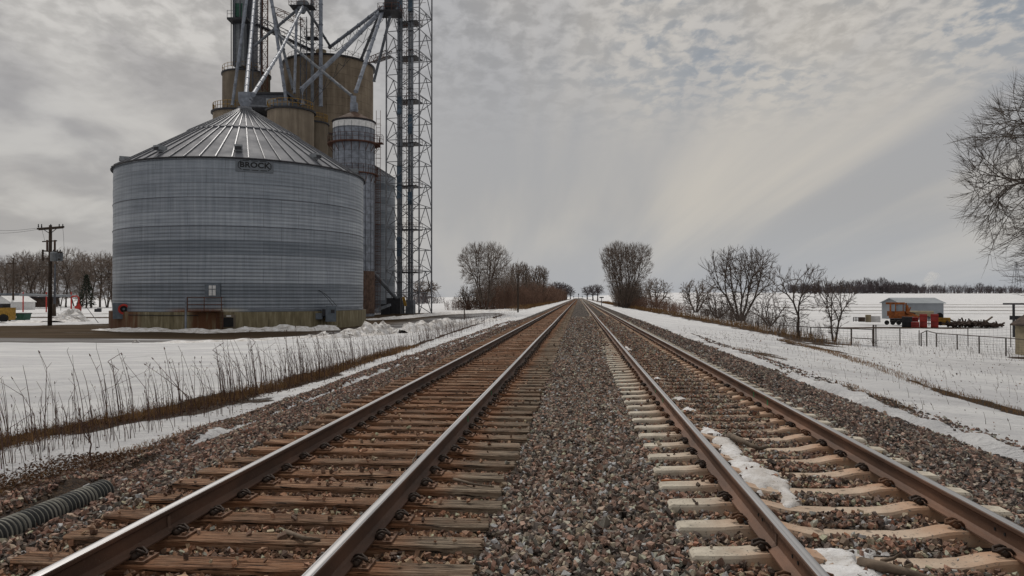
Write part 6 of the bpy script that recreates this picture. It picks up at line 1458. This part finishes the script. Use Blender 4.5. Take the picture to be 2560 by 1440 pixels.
# fences
def fence(posts, rails, label, mesh=True, mat='fence', pr=.038):
    P = [ground_px(px, pb) for px, pb, pt in posts]; root = thing('fence', P[0], label, 'fence'); tops = []
    for (px, pb, pt), p in zip(posts, P):
        h = (pb-pt)/F*proj(p)[2]; b = MB(); b.tube(p-Vector((0, 0, .1)), p+Vector((0, 0, h)), pr, n=6); b.build('post', mat, root); tops.append(h)
    b = MB()
    for i in range(len(P)-1):
        for f in rails: b.tube(P[i]+Vector((0, 0, tops[i]*f)), P[i+1]+Vector((0, 0, tops[i+1]*f)), .028, n=5)
    b.build('rail', mat, root)
    if mesh:
        b = MB()
        for i in range(len(P)-1):
            n = max(2, int((P[i+1]-P[i]).length/.22)); hh = (tops[i]*.93, tops[i+1]*.93)
            for k in range(n+1): t = k/n; q = P[i].lerp(P[i+1], t); b.tube(q, q+Vector((0, 0, hh[0]*(1-t)+hh[1]*t)), .0035, n=3, cap=False)
            for k in range(1, 7): b.tube(P[i]+Vector((0, 0, hh[0]*k/7)), P[i+1]+Vector((0, 0, hh[1]*k/7)), .0035, n=3, cap=False)
        b.build('wire_mesh', 'wire', root)
fence([(1948, 842, 812), (2027, 851, 817), (2128, 862, 821)], (.97,), 'rail fence running behind the small forked tree')
fence([(2129, 862, 821), (2182, 865, 823)], (.98, .42), 'two-rail gate between dark posts in the right fence', False)
fence([(2184, 866, 812)], (), 'dark post at the gate end', False, pr=.06); fence([(2190, 866, 812), (2250, 863, 818), (2298, 864, 833)], (), 'thin wire fence on steel posts right of the gate')
fence([(2303, 866, 833), (2317, 866, 826), (2341, 868, 833), (2393, 875, 836), (2448, 883, 840), (2515, 890, 844), (2580, 897, 850)], (.98,), 'top-railed mesh fence in front of the corner shed', True, pr=.042)
fence([(2298, 862, 826), (2420, 866, 818), (2527, 869, 812), (2620, 872, 812)], (), 'thin wire fence on stakes behind the top-railed fence', True, pr=.03)

# transmission tower, far right
def pylon():
    D = 700; p = W(2541, 742, D); z0 = float(base_h(p.x, p.y)); root = thing('pylon', (p.x, p.y, z0), 'faint distant lattice pylon behind the right edge tree', 'pylon'); s = 3.2; c = Vector((p.x, p.y, 0)); z1 = CAMH+(742-655)/F*D
    b = MB()
    for a_, b_ in ((-1, -1), (1, -1), (1, 1), (-1, 1)): b.beam(c+Vector((a_*s, b_*s, z0)), c+Vector((a_*.5, b_*.5, z1)), .22)
    for k in range(9):
        f, h = k/9, (k+1)/9; w0, w1 = s*(1-f)+.5*f, s*(1-h)+.5*h; b.beam(c+Vector((-w0, -w0, z0+(z1-z0)*f)), c+Vector((w1, -w1, z0+(z1-z0)*h)), .15); b.beam(c+Vector((w0, -w0, z0+(z1-z0)*f)), c+Vector((-w1, -w1, z0+(z1-z0)*h)), .15)
    b.build('lattice', 'tower', root); b = MB(); b.beam(c+Vector((-5, 0, z1-3)), c+Vector((5, 0, z1-3)), .3); b.beam(c+Vector((-4, 0, z1-8)), c+Vector((4, 0, z1-8)), .3); b.build('arm', 'tower', root)
pylon()
# steam plume
def steam():
    n = NT('steam'); N, L = n.N, n.L; N.remove(n.b); out = [x for x in N if x.type == 'OUTPUT_MATERIAL'][0]
    v = N.new('ShaderNodeVolumePrincipled'); v.inputs['Color'].default_value = (1, .98, .94, 1); v.inputs['Density'].default_value = .05; v.inputs['Anisotropy'].default_value = .65
    no = N.new('ShaderNodeTexNoise'); no.inputs['Scale'].default_value = .06; no.inputs['Detail'].default_value = 4; L.new(n.tc.outputs['Object'], no.inputs['Vector'])
    m_ = N.new('ShaderNodeMapRange'); m_.inputs[1].default_value = .42; m_.inputs[2].default_value = .65; m_.inputs[3].default_value = 0; m_.inputs[4].default_value = .035; L.new(no.outputs[0], m_.inputs[0]); L.new(m_.outputs[0], v.inputs['Density']); L.new(v.outputs[0], out.inputs['Volume'])
    b = MB(); rs = random.Random(3)
    import bmesh
    for px, py, r in ((2332, 697, 13), (2322, 699, 9), (2342, 700, 10), (2335, 707, 11), (2328, 714, 9), (2338, 718, 8)):
        c = W(px, py, 1300); b.lathe((c.x, c.y, c.z), [(r*math.cos(R_(t)), r*math.sin(R_(t))) for t in (-80, -50, -20, 15, 45, 70, 85)], 14, capb=True)
    tag(b.build('steam_plume', n.m), 'pale puff of steam above the far wood on the right horizon', 'steam', kind='stuff')
steam()
